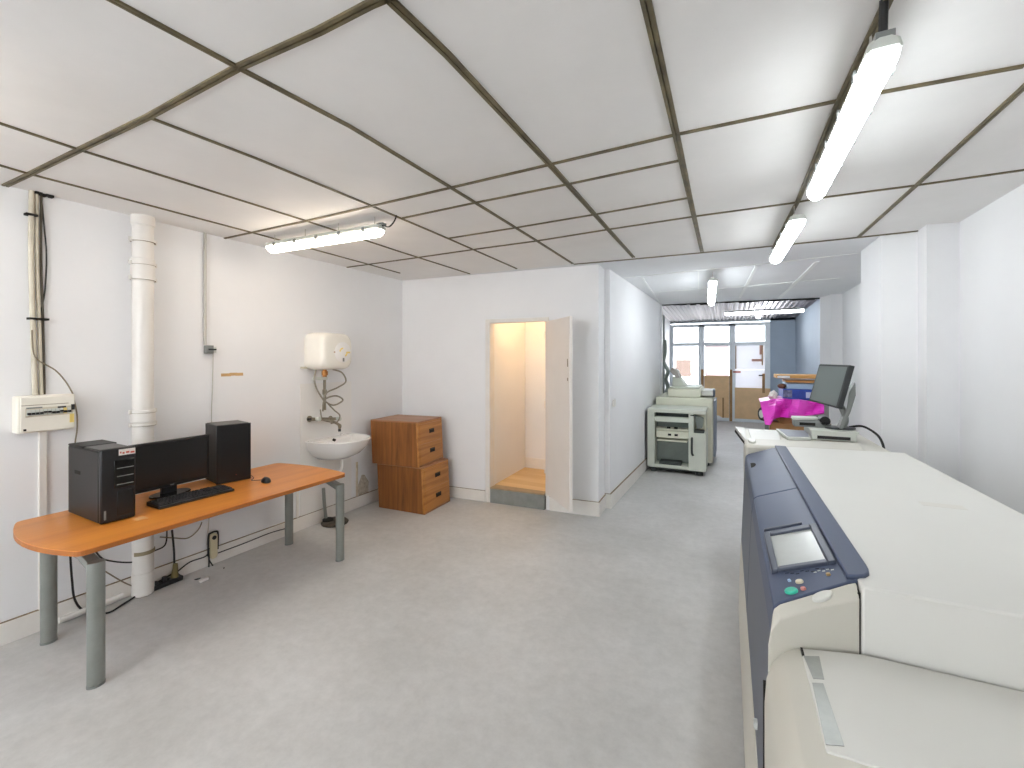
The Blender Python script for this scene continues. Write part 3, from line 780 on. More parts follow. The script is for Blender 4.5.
# ---- big painted drain pipe
pc = onL(143, 300, .045)
t = thing('drain_pipe', 'thick white painted drain pipe running from ceiling to floor behind the desk', 'pipe', (pc.x, pc.y, 0))
bm = B(); cyl(bm, (pc.x, pc.y, 0.0), (pc.x, pc.y, CL), .060, n=32); part('pipe', bm, M_pipe, t, smooth=True)
for v, hh, rr in ((219, .10, .067), (270, .15, .068), (416, .08, .069)):
    z = onL(143, v, .045).z
    bm = B(); cyl(bm, (pc.x, pc.y, z - hh / 2), (pc.x, pc.y, z + hh / 2), rr, n=32); part('sleeve', bm, M_pipe, t, .006, smooth=True)
for v in (241, 264, 279, 424, 411):
    z = onL(143, v, .045).z
    bm = B(); cyl(bm, (pc.x, pc.y, z - .010), (pc.x, pc.y, z + .010), .070, n=32); 
    box(bm, pc.x - .01, pc.x + .01, pc.y + .06, pc.y + .082, z - .014, z + .014); box(bm, pc.x - .01, pc.x + .01, pc.y - .082, pc.y - .06, z - .014, z + .014)
    cl = part('pipe_clip', bm, M_pipe, t, .003)
    bm = B(); cyl(bm, (pc.x, pc.y, z - .0115), (pc.x, pc.y, z - .0095), .0705, n=32); part('rust_line', bm, M_dirt, cl)
bm = B(); cyl(bm, (pc.x, pc.y, .0), (pc.x, pc.y, .16), .063, n=32); part('foot_socket', bm, M_pipe, t, .008, smooth=True)
z = onL(134, 555, .085).z

# ---- thin conduit with junction box
pj = onL(205, 260, .012)
bm = B(); tube(bm, [(WL(pj.y) + .012, pj.y, CL), (WL(pj.y) + .012, pj.y, onL(205, 345, .012).z)], .010, 10, 1); solid('thin_conduit', bm, M_grayp, 'thin grey conduit coming down from the ceiling to the small junction box', 'conduit', smooth=True)
p = onL(208, 349.5, .0); xq = WL(p.y)
t = thing('junction_box', 'small grey junction box on the wall above the plain black tower', 'junction box', (xq, p.y, p.z - .03))
bm = B(); box(bm, xq - .003, xq + .04, p.y - .032, p.y + .022, p.z - .032, p.z + .032); part('body', bm, M_gray, t, .004)
bm = B(); box(bm, xq, xq + .035, p.y + .022, p.y + .045, p.z - .025, p.z + .02); part('socket_half', bm, M_ltgray, t, .003)
bm = B(); box(bm, xq + .039, xq + .043, p.y - .02, p.y + .04, p.z - .006, p.z + .006); part('dark_slot', bm, M_black, t)
bm = B(); tube(bm, [(xq + .015, p.y + .030, p.z - .025), onL(212.5, 385, .012), onL(211.5, 420, .012), (xq + .015, p.y + .03, .85), onL(207, 545, .012)], .0035, 8); solid('electric_cable', bm, M_grayp, 'thin grey cable hanging from the small junction box to the desk', 'cable', smooth=True)
a = onL(221, 375, .0); b_ = onL(243, 375, .0)
bm = B()
for f0, f1, dz in ((0, .45, 0), (.38, .72, .004), (.65, 1, .002)):
    y0, y1 = a.y + (b_.y - a.y) * f0, a.y + (b_.y - a.y) * f1; xx = WL(y0)
    box(bm, xx - .002, xx + .0025, y0, y1, a.z - .012 + dz, a.z + .012 + dz)
solid('tape_remnant', bm, mat('old_tape', '#cfa873', .6, var=.15, scale=20), 'torn strip of brown tape left on the bare wall', 'tape')

# ================================================================== WASH CORNER
# pale splash panel
a = onL(300, 384); b_ = onL(351, 500)
bm = B(); prism(bm, [(WL(a.y) - .002, a.y), (WL(b_.y) - .002, b_.y), (WL(b_.y) + .006, b_.y), (WL(a.y) + .006, a.y)], .13, a.z)
solid('splash_panel', bm, mat('splash_white', '#e9e7e4', .35), 'smooth white splash panel on the wall behind the washbasin', 'panel')
# water heater
xw = WL(3.1); y0, y1, z0, z1 = 2.965, 3.345, 1.525, 1.885
t = thing('water_heater', 'small aged cream wall water heater above the washbasin', 'water heater', (xw, 3.14, z0))
def rrect(y0, y1, z0, z1, r, x, n=6):
    pts = []
    for cy, cz, a0 in ((y1 - r, z1 - r, 0), (y0 + r, z1 - r, 90), (y0 + r, z0 + r, 180), (y1 - r, z0 + r, 270)):
        for k in range(n + 1):
            a = math.radians(a0 + 90 * k / n); pts.append(Vector((x, cy + r * math.cos(a), cz + r * math.sin(a))))
    return pts
bm = B(); loft(bm, [rrect(y0 + i, y1 - i, z0 + i, z1 - i, .05 + .01 * k, xw + x) for k, (x, i) in enumerate(((.0, .012), (.03, .003), (.10, 0), (.20, .003), (.240, .010), (.257, .024), (.263, .045)))])
part('tank', bm, M_enamel, t, smooth=True)
yc, zc = 3.205, 1.695
bm = B(); lathe(bm, [(.104, -.01), (.101, .003), (.088, .007), (.02, .009), (.0, .009)], (xw + .262, yc, zc), (1, 0, 0), 32); dial = part('thermostat_disc', bm, M_ceramic, t, smooth=True)
bm = B()
for a0, a1 in ((100, 170), (-60, 10)):
    pts = [Vector((xw + .270, yc + .045 * math.cos(math.radians(a0 + (a1 - a0) * k / 6)), zc + .04 * math.sin(math.radians(a0 + (a1 - a0) * k / 6)))) for k in range(7)]
    tube(bm, pts, .008, 6, 1)
box(bm, xw + .26, xw + .272, yc + .04, yc + .085, zc - .008, zc + .008)
part('yellowed_mark', bm, M_yellow, dial, label='yellowed marks')
bm = B(); box(bm, xw + .262, xw + .274, yc - .008, yc + .01, zc - .09, zc - .055); part('indicator', bm, M_gray, dial)
bm = B(); box(bm, xw + .262, xw + .2665, yc - .112, yc - .092, zc - .004, zc + .006); part('brown_mark', bm, M_copper, t)
bm = B(); box(bm, xw - .003, xw + .03, y0 - .03, y1 - .06, z0 + .012, z0 + .03); part('wall_bracket', bm, mat('cream_shade', '#c9c1ae', .5), t)
# hoses and valve below the heater
yp = 3.13
t = thing('heater_valve', 'tarnished inlet valve with looping flexible hoses below the water heater', 'valve', (xw + .08, yp, 1.08))
bm = B(); cyl(bm, (xw + .10, yp, z0), (xw + .10, yp, z0 - .09), .020, n=14); cyl(bm, (xw + .10, yp - .0, z0 - .015), (xw + .10, yp, z0 - .055), .030, n=6); part('brass_union', bm, M_copper, t)
bm = B(); cyl(bm, (xw + .10, yp, z0 - .08), (xw + .10, yp, 1.13), .014, n=12); cyl(bm, (xw + .10, yp, 1.33), (xw + .10, yp, 1.28), .021, n=8); part('down_pipe', bm, M_brass, t)
def hose(pts, r=.008, m=M_hose): 
    bm = B(); tube(bm, [Vector((xw + p[0], yp + p[1], p[2])) for p in pts], r, 8, 8); part('hose', bm, m, t, smooth=True)
hose([(.10, -.10, z0 + .01), (.11, -.13, 1.44), (.12, -.11, 1.34), (.12, -.04, 1.24), (.12, .0, 1.20)])
hose([(.10, .10, z0), (.12, .20, 1.49), (.13, .24, 1.40), (.12, .15, 1.345), (.13, .0, 1.30), (.13, -.03, 1.23), (.13, .08, 1.17), (.13, .20, 1.21), (.12, .12, 1.26), (.12, -.02, 1.23), (.12, -.04, 1.12)])
hose([(.12, .02, 1.19), (.13, .09, 1.12), (.13, .16, 1.06), (.12, .14, 1.0), (.12, .06, .99)], .007)
hose([(.11, -.06, 1.14), (.12, -.05, 1.05), (.12, .02, 1.02), (.13, .16, .97), (.13, .17, .93)], .007)
bm = B(); box(bm, xw + .06, xw + .12, yp - .12, yp + .02, 1.425, 1.455); part('grey_bracket', bm, M_ltgray, t, .004)
# tap
t = thing('wall_tap', 'old tarnished mixer tap on the wall over the washbasin', 'tap', (xw, 3.12, 1.0))
bm = B(); cyl(bm, (xw + .06, 3.00, 1.05), (xw + .06, 3.34, 1.015), .017, n=14); part('tap_body', bm, M_brass, t, smooth=True)
for y, z in ((3.03, 1.048), (3.28, 1.02)):
    bm = B(); cyl(bm, (xw - .002, y, z), (xw + .06, y, z), .016, n=14); cyl(bm, (xw, y, z), (xw + .012, y, z), .03, n=18); part('wall_inlet', bm, M_brass, t)
    bm = B(); cyl(bm, (xw + .07, y + .03, z), (xw + .115, y + .03, z), .022, n=10); part('knob', bm, M_ltgray, t, .004)
bm = B(); cyl(bm, (xw + .06, 2.97, 1.053), (xw + .06, 3.02, 1.048), .013, n=10); part('side_stub', bm, M_black, t)
bm = B(); tube(bm, [(xw + .06, 3.15, 1.03), (xw + .09, 3.18, 1.015), (xw + .13, 3.22, 1.0), (xw + .16, 3.25, .97), (xw + .165, 3.255, .925)], [.013] * 25, 10, 6); part('spout', bm, M_brass, t, smooth=True)
bm = B(); cyl(bm, (xw + .165, 3.255, .93), (xw + .165, 3.255, .905), .014, n=12); part('spout_tip', bm, M_black, t)
# washbasin
xw = WL(3.25) + .004
yc, hw, dp, zr = 3.28, .295, .43, .832
t = thing('washbasin', 'white ceramic washbasin mounted on the wall between the desk and the wooden cabinets', 'washbasin', (xw, yc, .625))
def dring(s, z, dx=0.0, dpk=1.0, n=26):
    pts = []
    for k in range(n + 1):
        a = PI * k / n
        cx = math.copysign(abs(math.cos(a)) ** .85, math.cos(a)); sx = max(0.0, math.sin(a)) ** .72
        pts.append(Vector((xw + dx + dp * dpk * s * sx, yc - hw * s * cx, z)))
    return pts
bm = B()
loft(bm, [dring(.28, .625), dring(.50, .634), dring(.74, .68), dring(.93, .755), dring(.99, .815), dring(1.005, zr - .004), dring(.985, zr + .002),
          dring(.90, zr, .035, .98), dring(.84, .815, .06, .92), dring(.70, .765, .07, .9), dring(.45, .735, .09, .9), dring(.12, .728, .13, .9)])
part('bowl', bm, M_ceramic, t, smooth=True)
bm = B(); cyl(bm, (xw + .20, yc + .0, .727), (xw + .20, yc, .733), .025, n=18); part('plug_hole', bm, M_chrome, t)
bm = B(); cyl(bm, (xw + .068, yc - .02, .815), (xw + .09, yc - .02, .81), .014, n=14); part('overflow_hole', bm, M_gap, t)
bm = B(); box(bm, xw - .002, xw + .03, yc - .27, yc + .27, zr - .02, zr + .004); part('back_ledge', bm, M_ceramic, t, .008)
bm = B(); cyl(bm, (xw + .03, yc + .12, zr), (xw + .03, yc + .12, zr + .02), .016, n=14); part('tap_hole_cap', bm, M_ceramic, t, .003)
# waste pipes under the basin
yw = yc - .0
t = thing('waste_pipe', 'grey waste pipe running from the basin down to the floor drain', 'pipe', (xw + .12, yw, 0))
bm = B(); tube(bm, [(xw + .17, yc, .63), (xw + .17, yc, .56), (xw + .15, yc, .50), (xw + .10, yc - .01, .47)], .016, 12, 4); part('trap', bm, M_pipe, t, smooth=True)
pd = onZ(331, 538, 0)
xd = WL(pd.y)
pf = onL(328, 536, .10)
bm = B(); tube(bm, [onL(323.5, 488, .06), onL(324.5, 505, .07), onL(327.5, 530, .09), Vector((pf.x + .0, pf.y, .02))], .016, 12, 3); part('down_pipe', bm, M_leg, t, smooth=True)
pfz = Vector((pf.x, pf.y, 0))
t = thing('floor_drain', 'round blackened floor drain collar under the washbasin', 'drain', pfz)
bm = B(); lathe(bm, [(.125, 0), (.13, .012), (.11, .03), (.06, .035), (.0, .03)], pfz + Vector((.05, .04, .0)), (0, 0, 1)); part('collar', bm, mat('dirty_collar', '#5a5146', .7, col2='#23201b', scale=25), t, smooth=True)
bm = B(); lathe(bm, [(.05, 0), (.052, .035), (.035, .045), (.0, .045)], pfz + Vector((.0, 0, .01)), (0, 0, 1)); part('black_ring', bm, M_gap, t, smooth=True)
# boxed-in pipe strips on the wall below the basin and damaged plaster
for u, v0, v1, lab in ((297, 490, 530, 'narrow white batten on the wall behind the far leg of the desk'), (356.5, 462, 515, 'narrow dirty batten on the wall under the washbasin beside the cabinets')):
    p = onL(u, 500, 0)
    bm = B(); box(bm, WL(p.y) - .002, WL(p.y) + .012, p.y - .010, p.y + .010, .0, onL(u, v0, 0).z)
    solid('wall_batten', bm, M_base if u < 300 else mat('stained_paint', '#d9cfbf', .7, col2='#b9a98f', scale=14), lab, 'batten')
a = onL(357, 476, 0); b_ = onL(369, 502, 0)
bm = B(); n_ = 14
pts = [(a.y + (b_.y - a.y) * (.5 + .5 * math.cos(2 * PI * k / n_) * random.uniform(.75, 1.05)), (a.z + b_.z) / 2 + (a.z - b_.z) / 2 * math.sin(2 * PI * k / n_) * random.uniform(.8, 1.05)) for k in range(n_)]
prism(bm, pts, WL(3.7) - .004, WL(3.7) + .003, 0)
solid('plaster_patch', bm, mat('bare_plaster', '#cfc6b8', .9, col2='#a89c8a', scale=25), 'patch of bare crumbling plaster low on the wall beside the cabinets', 'plaster patch')

# ================================================================== WOODEN CABINETS
def cabinet(label, corner, ang, H, skew, seed):
    """corner: near corner between the side and the drawer front; local +y along the front, -x along the side"""
    t = thing('wooden_drawer_cabinet', label, 'cabinet', corner, ang)
    L, Dd = .60, .505
    S = Matrix(((1, 0, skew, 0), (0, 1, 0, 0), (0, 0, 1, 0), (0, 0, 0, 1)))
    k = .018
    bm = B(); box(bm, -L, -.022, 0, k, 0, H, S); part('side_panel', bm, M_cabz, t, .002, local=True)
    bm = B(); box(bm, -L, -.022, Dd - k, Dd, 0, H, S); part('side_panel', bm, M_cabz, t, .002, local=True)
    bm = B(); box(bm, -L, 0, 0, Dd, H - .0, H + .014, S); part('top_panel', bm, M_cabx, t, .002, local=True)
    bm = B(); box(bm, -L, 0, .004, Dd - .004, .0, k, S); part('bottom_panel', bm, M_cabx, t, local=True)
    bm = B(); box(bm, -L, -L + .012, k, Dd - k, k, H, S); part('back_panel', bm, M_cabz, t, local=True)
    bm = B(); box(bm, -.022, 0, 0, .03, 0, H, S); box(bm, -.022, 0, Dd - .02, Dd, 0, H, S); box(bm, -.022, -.002, .03, Dd - .02, 0, .02, S); box(bm, -.022, -.002, .03, Dd - .02, H - .02, H, S)
    part('front_frame', bm, M_caby, t, .002, local=True)
    for z0, z1 in ((.022, H * .5 - .002), (H * .5 + .002, H - .022)):
        bm = B(); box(bm, -.020, .003, .032, Dd - .022, z0, z1, S); dr = part('drawer_front', bm, M_caby, t, .003, local=True)
        zc = (z0 + z1) / 2 + .015; yc = Dd * .54
        bm = B(); box(bm, -.002, .0050, yc - .052, yc + .052, zc - .023, zc + .023, S); hd = part('handle_recess', bm, M_gap, dr, .004, local=True)
        bm = B(); box(bm, .003, .0075, yc - .038, yc + .038, zc + .010, zc + .018, S); part('handle_lip', bm, M_black, hd, local=True)
    return t
lc = onZ(424.5, 515, 0)
ang1 = math.radians(2)
cabinet('wooden two-drawer cabinet standing on the floor, lower of the two', lc, ang1, .474, -.055, 1)
uc = onZ(419, 467, .46)
cabinet('wooden two-drawer cabinet stacked on top of another, upper of the two', (lc.x - .060, lc.y - .010, .4885), math.radians(5), .464, -.05, 2)

# ================================================================== CABLES AND POWER STRIP UNDER THE DESK
a = onL(212.5, 535, .03); b_ = onL(214, 558, .03)
t = thing('power_strip', 'beige power strip hanging on its cable below the desk', 'power strip', (a.x, a.y, b_.z))
yy = (a.y + b_.y) / 2
bm = B(); loft(bm, [rrect(yy - .027, yy + .027, b_.z, a.z + .012, .024, a.x - .022 + q, 5) for q in (0, .035)]); part('body', bm, mat('beige_plastic', '#cfc3a2', .5), t, .004)
bm = B(); lathe(bm, [(.016, 0), (.016, .004), (.0, .004)], (a.x + .013, yy, a.z - .02), (1, 0, 0)); part('socket', bm, M_black, t)
bm = B(); tube(bm, [(a.x - .005, yy - .035, b_.z + .03), (a.x, yy - .036, a.z), (a.x, yy - .015, a.z + .02), (a.x, yy + .015, a.z + .02), (a.x, yy + .036, a.z), (a.x, yy + .034, b_.z + .06)], .007, 8); part('cord_loop', bm, M_rubber, t)
def cab(label, uvs, r=.0045, m=M_rubber):
    pts = []
    for q in uvs:
        if len(q) == 3 and q[2] == 'f':
            p = onZ(q[0], q[1], r)
            if p.x < WL(p.y) + .03: p = onL(q[0], q[1], .03); p.z = max(p.z, r + .002)
            pts.append(p)
        elif len(q) == 3 and q[2] == 'd':
            p = onZ(q[0], q[1], T - .03); pts.append(p)
        else: pts.append(onL(q[0], q[1], .035))
    bm = B(); tube(bm, pts, r, 8, 7); return solid('power_cable', bm, m, label, 'cable', 'cables under the desk', smooth=True)
cab('black cable hanging in a loop by the near legs of the desk', [(70, 552), (72, 580), (75, 600), (85, 611, 'f'), (107, 613, 'f'), (125, 603, 'f'), (150, 587, 'f'), (172, 574, 'f')], .006)
cab('black cable sagging along the wall from the near leg to the drain pipe', [(96, 552), (106, 560), (134, 562), (152, 552), (165, 545), (167, 530)], .005)
cab('thick black lead dropping straight from the desk to the floor beside the drain pipe', [(172, 530), (174, 550), (174.5, 565), (177, 574)], .007)
cab('black lead from the floor up to the hanging power strip', [(177, 572), (190, 562), (206, 556), (209, 548)], .005)
cab('black lead running along the floor under the power strip', [(178, 574), (188, 580), (198, 579, 'f'), (207, 575), (209, 562), (208, 548)], .006)
cab('short black lead below the power strip ending on the floor', [(209, 560), (214, 567), (220, 570), (224, 568, 'f')], .005)
cab('grey lead looping up under the desk top left of the power strip', [(160, 537), (175, 538), (188, 538), (198, 530), (202, 522)], .0045, M_beigec)
cab('thin brown lead slanting from the front leg to the foot of the drain pipe', [(103, 570), (125, 583), (140, 588), (152, 590, 'f')], .004, M_beigec)
cab('dark lead running from the power strip along the skirting to the far leg', [(218, 553), (245, 543), (270, 533), (288, 528)], .0045)
p = onZ(167, 588, 0); p.x = WL(p.y) + .055
t = thing('extension_block', 'grimy black multi socket with plugs on the floor beside the drain pipe', 'power strip', (p.x, p.y, 0), math.radians(90))
bm = B(); box(bm, -.16, .12, -.03, .03, 0, .035); part('body', bm, M_black, t, .008, local=True)
for k, (x, h) in enumerate(((-.11, .03), (-.05, .02), (.01, .03))):
    bm = B(); cyl(bm, (x, 0, .034), (x, 0, .036 + h), .02, .016, 14); part('plug', bm, M_blackm, t, .003, local=True)
bm = B(); cyl(bm, (.075, .0, .034), (.08, .0, .13), .024, .014, 12); part('brass_plug', bm, mat('grubby_plug', '#6f6238', .5), t, local=True)
p = onZ(204, 581, 0)
bm = B(); box(bm, p.x - .012, p.x + .012, p.y - .03, p.y + .03, .0, .02); solid('white_plug', bm, M_pipe, 'small white plug lying on the floor below the power strip', 'plug', bevel=.004)
a = onL(143, 551, .045)
bm = B(); c = pc; 
prism(bm, [(pc.x + .066 * math.cos(math.radians(q)), pc.y + .066 * math.sin(math.radians(q))) for q in range(-70, 85, 12)] + [(pc.x + .0615 * math.cos(math.radians(q)), pc.y + .0615 * math.sin(math.radians(q))) for q in range(74, -71, -12)], a.z - .012, a.z + .012)
solid('pipe_tape', bm, mat('dirty_tape', '#8f8365', .6), 'dirty tape wrapped round the drain pipe under the desk', 'tape')

# light switch on passage wall
p = onX(615, 403, -1.13)
bm = B(); box(bm, -1.150, -1.128, p.y - .04, p.y + .04, p.z - .04, p.z + .04); sw = solid('light_switch', bm, M_pipe, 'small white light switch on the passage wall', 'switch', bevel=.004)

# ================================================================== BIG PRINTER
t = thing('production_printer', 'large beige and slate-blue production printer with a touch screen console', 'printer', (.48, 2.2, 0))
X0, X1_, Y0, Y1, ZT = .272, .885, 1.25, 3.12, 1.10
bm = B(); prism(bm, [(X0, Y0), (X1_, Y0 - .01), (X1_, Y1 + .06), (X0, Y1 - .02)], .10, ZT - .0); part('main_body', bm, M_beige2, t, .005, 2)
bm = B(); prism(bm, [(X0 - .006, Y0 + .01), (X0 + .05, Y0 + .01), (X0 + .05, Y1 - .03), (X0 - .006, Y1 - .03)], .12, ZT - .02); part('dark_seam', bm, M_gap, t)
# console: sloped slate panel
prof = [(.272, ZT - .001), (.252, ZT - .004), (.110, 1.042), (.096, 1.030), (.090, .965), (.12, .95), (.27, .95)]
def console_z(x): return 1.042 + (x - .110) / (.252 - .110) * (ZT - .004 - 1.042)
bm = B(); prism(bm, prof, 2.13, 3.075, 1); part('rear_console_cover', bm, M_navy, t, .006, 3)
bm = B(); ye = lambda x: 1.212 + (min(x, .30) - .087) / .172 * .066
loft(bm, [[Vector((x, ye(x), z)) for x, z in prof], [Vector((x, 2.124, z)) for x, z in prof]]); con = part('console', bm, M_navy, t, .003, 2)
bm = B(); loft(bm, [[Vector((.111 + .024 * math.sin(PI * k / 12), 2.74 + .055 * math.cos(PI * k / 12), console_z(.111 + .024 * math.sin(PI * k / 12)) + h)) for k in range(13)] for h in (-.004, .0015)]); part('finger_notch', bm, M_gap, t)
# overlapping flap of the console on the top, with its rounded corner
poly = [(.250, 1.283), (.272, 1.291), (.290, 1.303), (.302, 1.322), (.307, 1.350), (.308, 1.37), (.308, 3.07), (.250, 3.07)]
bm = B(); prism(bm, poly, ZT - .004, ZT + .008); part('console_flap', bm, M_navy, t, .004)
# screen
def slope_box(bm, x0, x1, y0, y1, h0, h1):
    lo = [Vector((x, y, console_z(x) + h0)) for x, y in ((x0, y0), (x1, y0), (x1, y1), (x0, y1))]
    hi = [Vector((x, y, console_z(x) + h1)) for x, y in ((x0, y0), (x1, y0), (x1, y1), (x0, y1))]
    loft(bm, [lo, hi])
bm = B()
for (a0, a1, b0, b1) in ((.105, .121, 1.375, 1.67), (.229, .247, 1.375, 1.67), (.121, .229, 1.375, 1.397), (.121, .229, 1.640, 1.67)): slope_box(bm, a0, a1, b0, b1, -.01, .010)
part('screen_bezel', bm, M_navyd, con, .003)
bm = B(); slope_box(bm, .120, .230, 1.396, 1.642, -.004, .003); part('touch_screen', bm, M_lcd, con)
bm = B(); slope_box(bm, .108, .215, 1.70, 1.715, -.004, .007); part('visor_ridge', bm, M_navyd, con, .003)
def knob(x, y, r, m, nm, h=.005):
    n = Vector((-(ZT - .004 - 1.042), 0, .142)).normalized(); o_ = Vector((x, y, console_z(x)))
    bm = B(); lathe(bm, [(r, -.002), (r, h * .6), (r * .85, h), (0, h)], o_, n, 22); part(nm, bm, m, con, smooth=True)
knob(.138, 1.262, .0145, M_green, 'start_button', .006)
knob(.160, 1.305, .009, mat('beige_button', '#d8cfb4', .4), 'reset_button')
knob(.163, 1.266, .006, mat('pink_button', '#c9807a', .4), 'stop_button')
knob(.222, 1.322, .005, mat('brown_button', '#a58a58', .4), 'power_button')
knob(.140, 1.318, .004, M_ltblue, 'pilot_light')
bm = B()
for k in range(9):
    y = 1.365 - .0065 * (k % 3); x = .135 + .011 * k; slope_box(bm, x, x + .008, y, y + .002, -.001, .001)
part('key_markings', bm, M_gap, con)
bm = B()
for k in range(5): x = .195 + .009 * k; slope_box(bm, x, x + .006, 1.345 + .006 * (k % 2), 1.349 + .006 * (k % 2), -.001, .001)
part('pale_markings', bm, M_ltgray, con)
# near end cap
cap = [(.268, ZT - .004), (.262, 1.078), (.114, .985), (.096, .955), (.091, .93), (.091, .10), (.268, .10)]
bm = B()
yr = lambda x: 1.188 + (x - .085) / .183 * .062
ridge = [(.268, 1.069), (.252, 1.065), (.18, 1.044), (.107, 1.011), (.089, .984), (.083, .95), (.080, .10), (.268, .10)]
backp = [(.268, ZT - .003), (.252, ZT - .007), (.18, console_z(.18) - .003), (.110, 1.039), (.096, 1.027), (.0895, .965), (.082, .10), (.268, .10)]
loft(bm, [[Vector((x, yr(x), z)) for x, z in ridge], [Vector((x, ye(x) - .003, z)) for x, z in backp]]); ec = part('end_cap', bm, M_beige, t, .003, 2)
for q in ec.data.polygons: q.use_smooth = False
bm = B(); oo = Vector((.196, 1.241, 1.066)); loft(bm, [[oo + Vector((.021 * math.cos(a), .007 * math.cos(a) + .009 * math.sin(a), .008 * math.cos(a) + .005 * math.sin(a) + h)) for a in [2 * PI * k / 24 for k in range(24)]] for h in (-.006, .0035)]); part('oval_pad', bm, mat('oval_grey', '#cfcfc9', .35), ec, .002)
# operator-side doors and skirt
bm = B(); prism(bm, [(.093, .975), (.085, .80), (.077, .60), (.073, .50), (.12, .50), (.12, .975)], 1.235, 2.20, 1); part('front_door', bm, M_navyd, t, .004)
bm = B(); prism(bm, [(.093, .975), (.085, .80), (.077, .60), (.073, .50), (.12, .50), (.12, .975)], 2.208, 3.10, 1); part('front_door', bm, M_navyd, t, .004)
bm = B(); prism(bm, [(.071, .495), (.063, .30), (.058, .06), (.14, .06), (.14, .495)], 1.20, 3.10, 1); part('lower_skirt', bm, M_beige, t, .006)
bm = B(); box(bm, .066, .078, 1.45, 1.468, .555, .575); part('door_catch', bm, M_ltgray, t)
bm = B(); box(bm, .10, X1_ - .03, 1.28, Y1 - .05, .02, .12); part('plinth', bm, M_gap, t)
for x in (.16, .82):
    for y in (1.36, 3.0):
        bm = B(); cyl(bm, (x, y, 0), (x, y, .03), .03, n=14); part('caster', bm, M_black, t)
# far end piece of the printer top
bm = B(); prism(bm, [(.092, 3.10), (.72, 3.185), (.755, 3.50), (.125, 3.37), (.098, 3.34)], .10, ZT - .006)
fe = part('far_end_cover', bm, M_beige, t, .02, 3)
bm = B(); prism(bm, oval(.137, 3.235, .022, .085, 20), ZT - .008, ZT + .006); part('finger_grip', bm, M_beige2, fe, .004)
bm = B(); box(bm, .62, .74, 2.05, 2.10, ZT, ZT + .0006); part('scuff_mark', bm, mat('scuffed_shell', '#d2cfc7', .6), t)

# near finisher / output unit, lower than the printer
t = thing('output_unit', 'low beige output unit with silver tape on its lid, joined to the big printer', 'printer unit', (.47, 1.07, 0))
def unit_ring(y, inset, zt):
    pts = [(.076 + inset, .06), (.076 + inset, .82), (.080 + inset, .875), (.092 + inset, .912), (.112 + inset, .937), (.140 + inset, zt), (.88 - inset, zt), (.88 - inset, .06)]
    return [Vector((x, y, z)) for x, z in pts]
bm = B(); loft(bm, [unit_ring(.845, .012, .925), unit_ring(.862, .004, .938), unit_ring(.895, 0, .950), [Vector((p.x, 1.188 + min(p.x - .076, .19) * .30, p.z)) for p in unit_ring(1.2, 0, .950)]]); ub = part('shell', bm, M_beige, t, .004, 2)
bm = B(); prism(bm, [(.149, .905), (.875, .905), (.875, 1.238), (.27, 1.238), (.149, 1.203)], .948, .954); lid = part('lid', bm, M_beige2, t, .002)
def tape(p, nm='silver_tape'):
    bm = B(); prism(bm, p, .9535, .9552); part(nm, bm, M_tape, lid)
tape([(.151, 1.172), (.182, 1.186), (.178, 1.105), (.158, 1.098)])
tape([(.154, 1.082), (.174, 1.090), (.178, .928), (.150, .918)])
bm = B(); box(bm, .1485, .153, 1.175, 1.203, .950, .9560); part('lid_notch', bm, M_gap, lid)
bm = B(); box(bm, .10, .86, .88, 1.22, .0, .07); part('plinth', bm, M_gap, t)
bm = B(); box(bm, .074, .081, 1.185, 1.200, .10, .86); part('dark_joint', bm, M_gap, t)

# far module that carries the control terminal
t = thing('feeder_unit', 'white paper feeder unit at the far end of the big printer, carrying the control terminal', 'printer unit', (.5, 3.95, 0))
bm = B(); prism(bm, [(.118, 3.40), (.135, 3.52), (.76, 3.52), (.93, 3.55), (.93, 4.36), (.118, 4.28)], .08, 1.035); part('body', bm, M_beige, t, .02, 3)
bm = B(); prism(bm, [(.150, 3.52), (.33, 3.55), (.37, 4.20), (.150, 4.18)], 1.034, 1.043); part('raised_lid', bm, M_beige2, t, .004)
bm = B(); loft(bm, [[Vector((.055, 4.28, 1.045)), Vector((.125, 4.26, 1.045)), Vector((.125, 3.70, 1.040)), Vector((.112, 3.66, 1.040))], [Vector((.055, 4.28, 1.020)), Vector((.125, 4.26, 1.020)), Vector((.125, 3.70, 1.015)), Vector((.112, 3.66, 1.015))]]); fl = part('side_flap', bm, M_beige2, t, .003)
bm = B(); loft(bm, [[Vector((.052, 4.28, 1.019)), Vector((.125, 4.26, 1.019)), Vector((.125, 3.70, 1.014)), Vector((.109, 3.66, 1.014))], [Vector((.052, 4.28, 1.000)), Vector((.125, 4.26, 1.000)), Vector((.125, 3.70, .998)), Vector((.109, 3.66, .998))]]); part('flap_underside', bm, M_gap, fl)
bm = B(); box(bm, .15, .9, 3.56, 4.25, .0, .09); part('plinth', bm, M_gap, t)
# slate mat
c = [onZ(u, v, 1.06) for u, v in ((776, 428.5), (809, 430.8), (811, 437.5), (787, 437))]
bm = B(); quadplate(bm, [p + Vector((0, 0, 0)) for p in c[::-1]], .022); 
t = thing('control_pad', 'flat slate-grey pad in a pale frame lying left of the terminal box', 'pad', (c[0] + c[2]) / 2 - Vector((0, 0, .022)))
part('frame', bm, M_ltgray, t, .003)
cc = sum(c, Vector()) / 4
bm = B(); quadplate(bm, [cc + (p - cc) * .86 + Vector((0, 0, .003)) for p in c[::-1]], .004); part('pad', bm, mat('slate_pad', '#8b919d', .4), t)
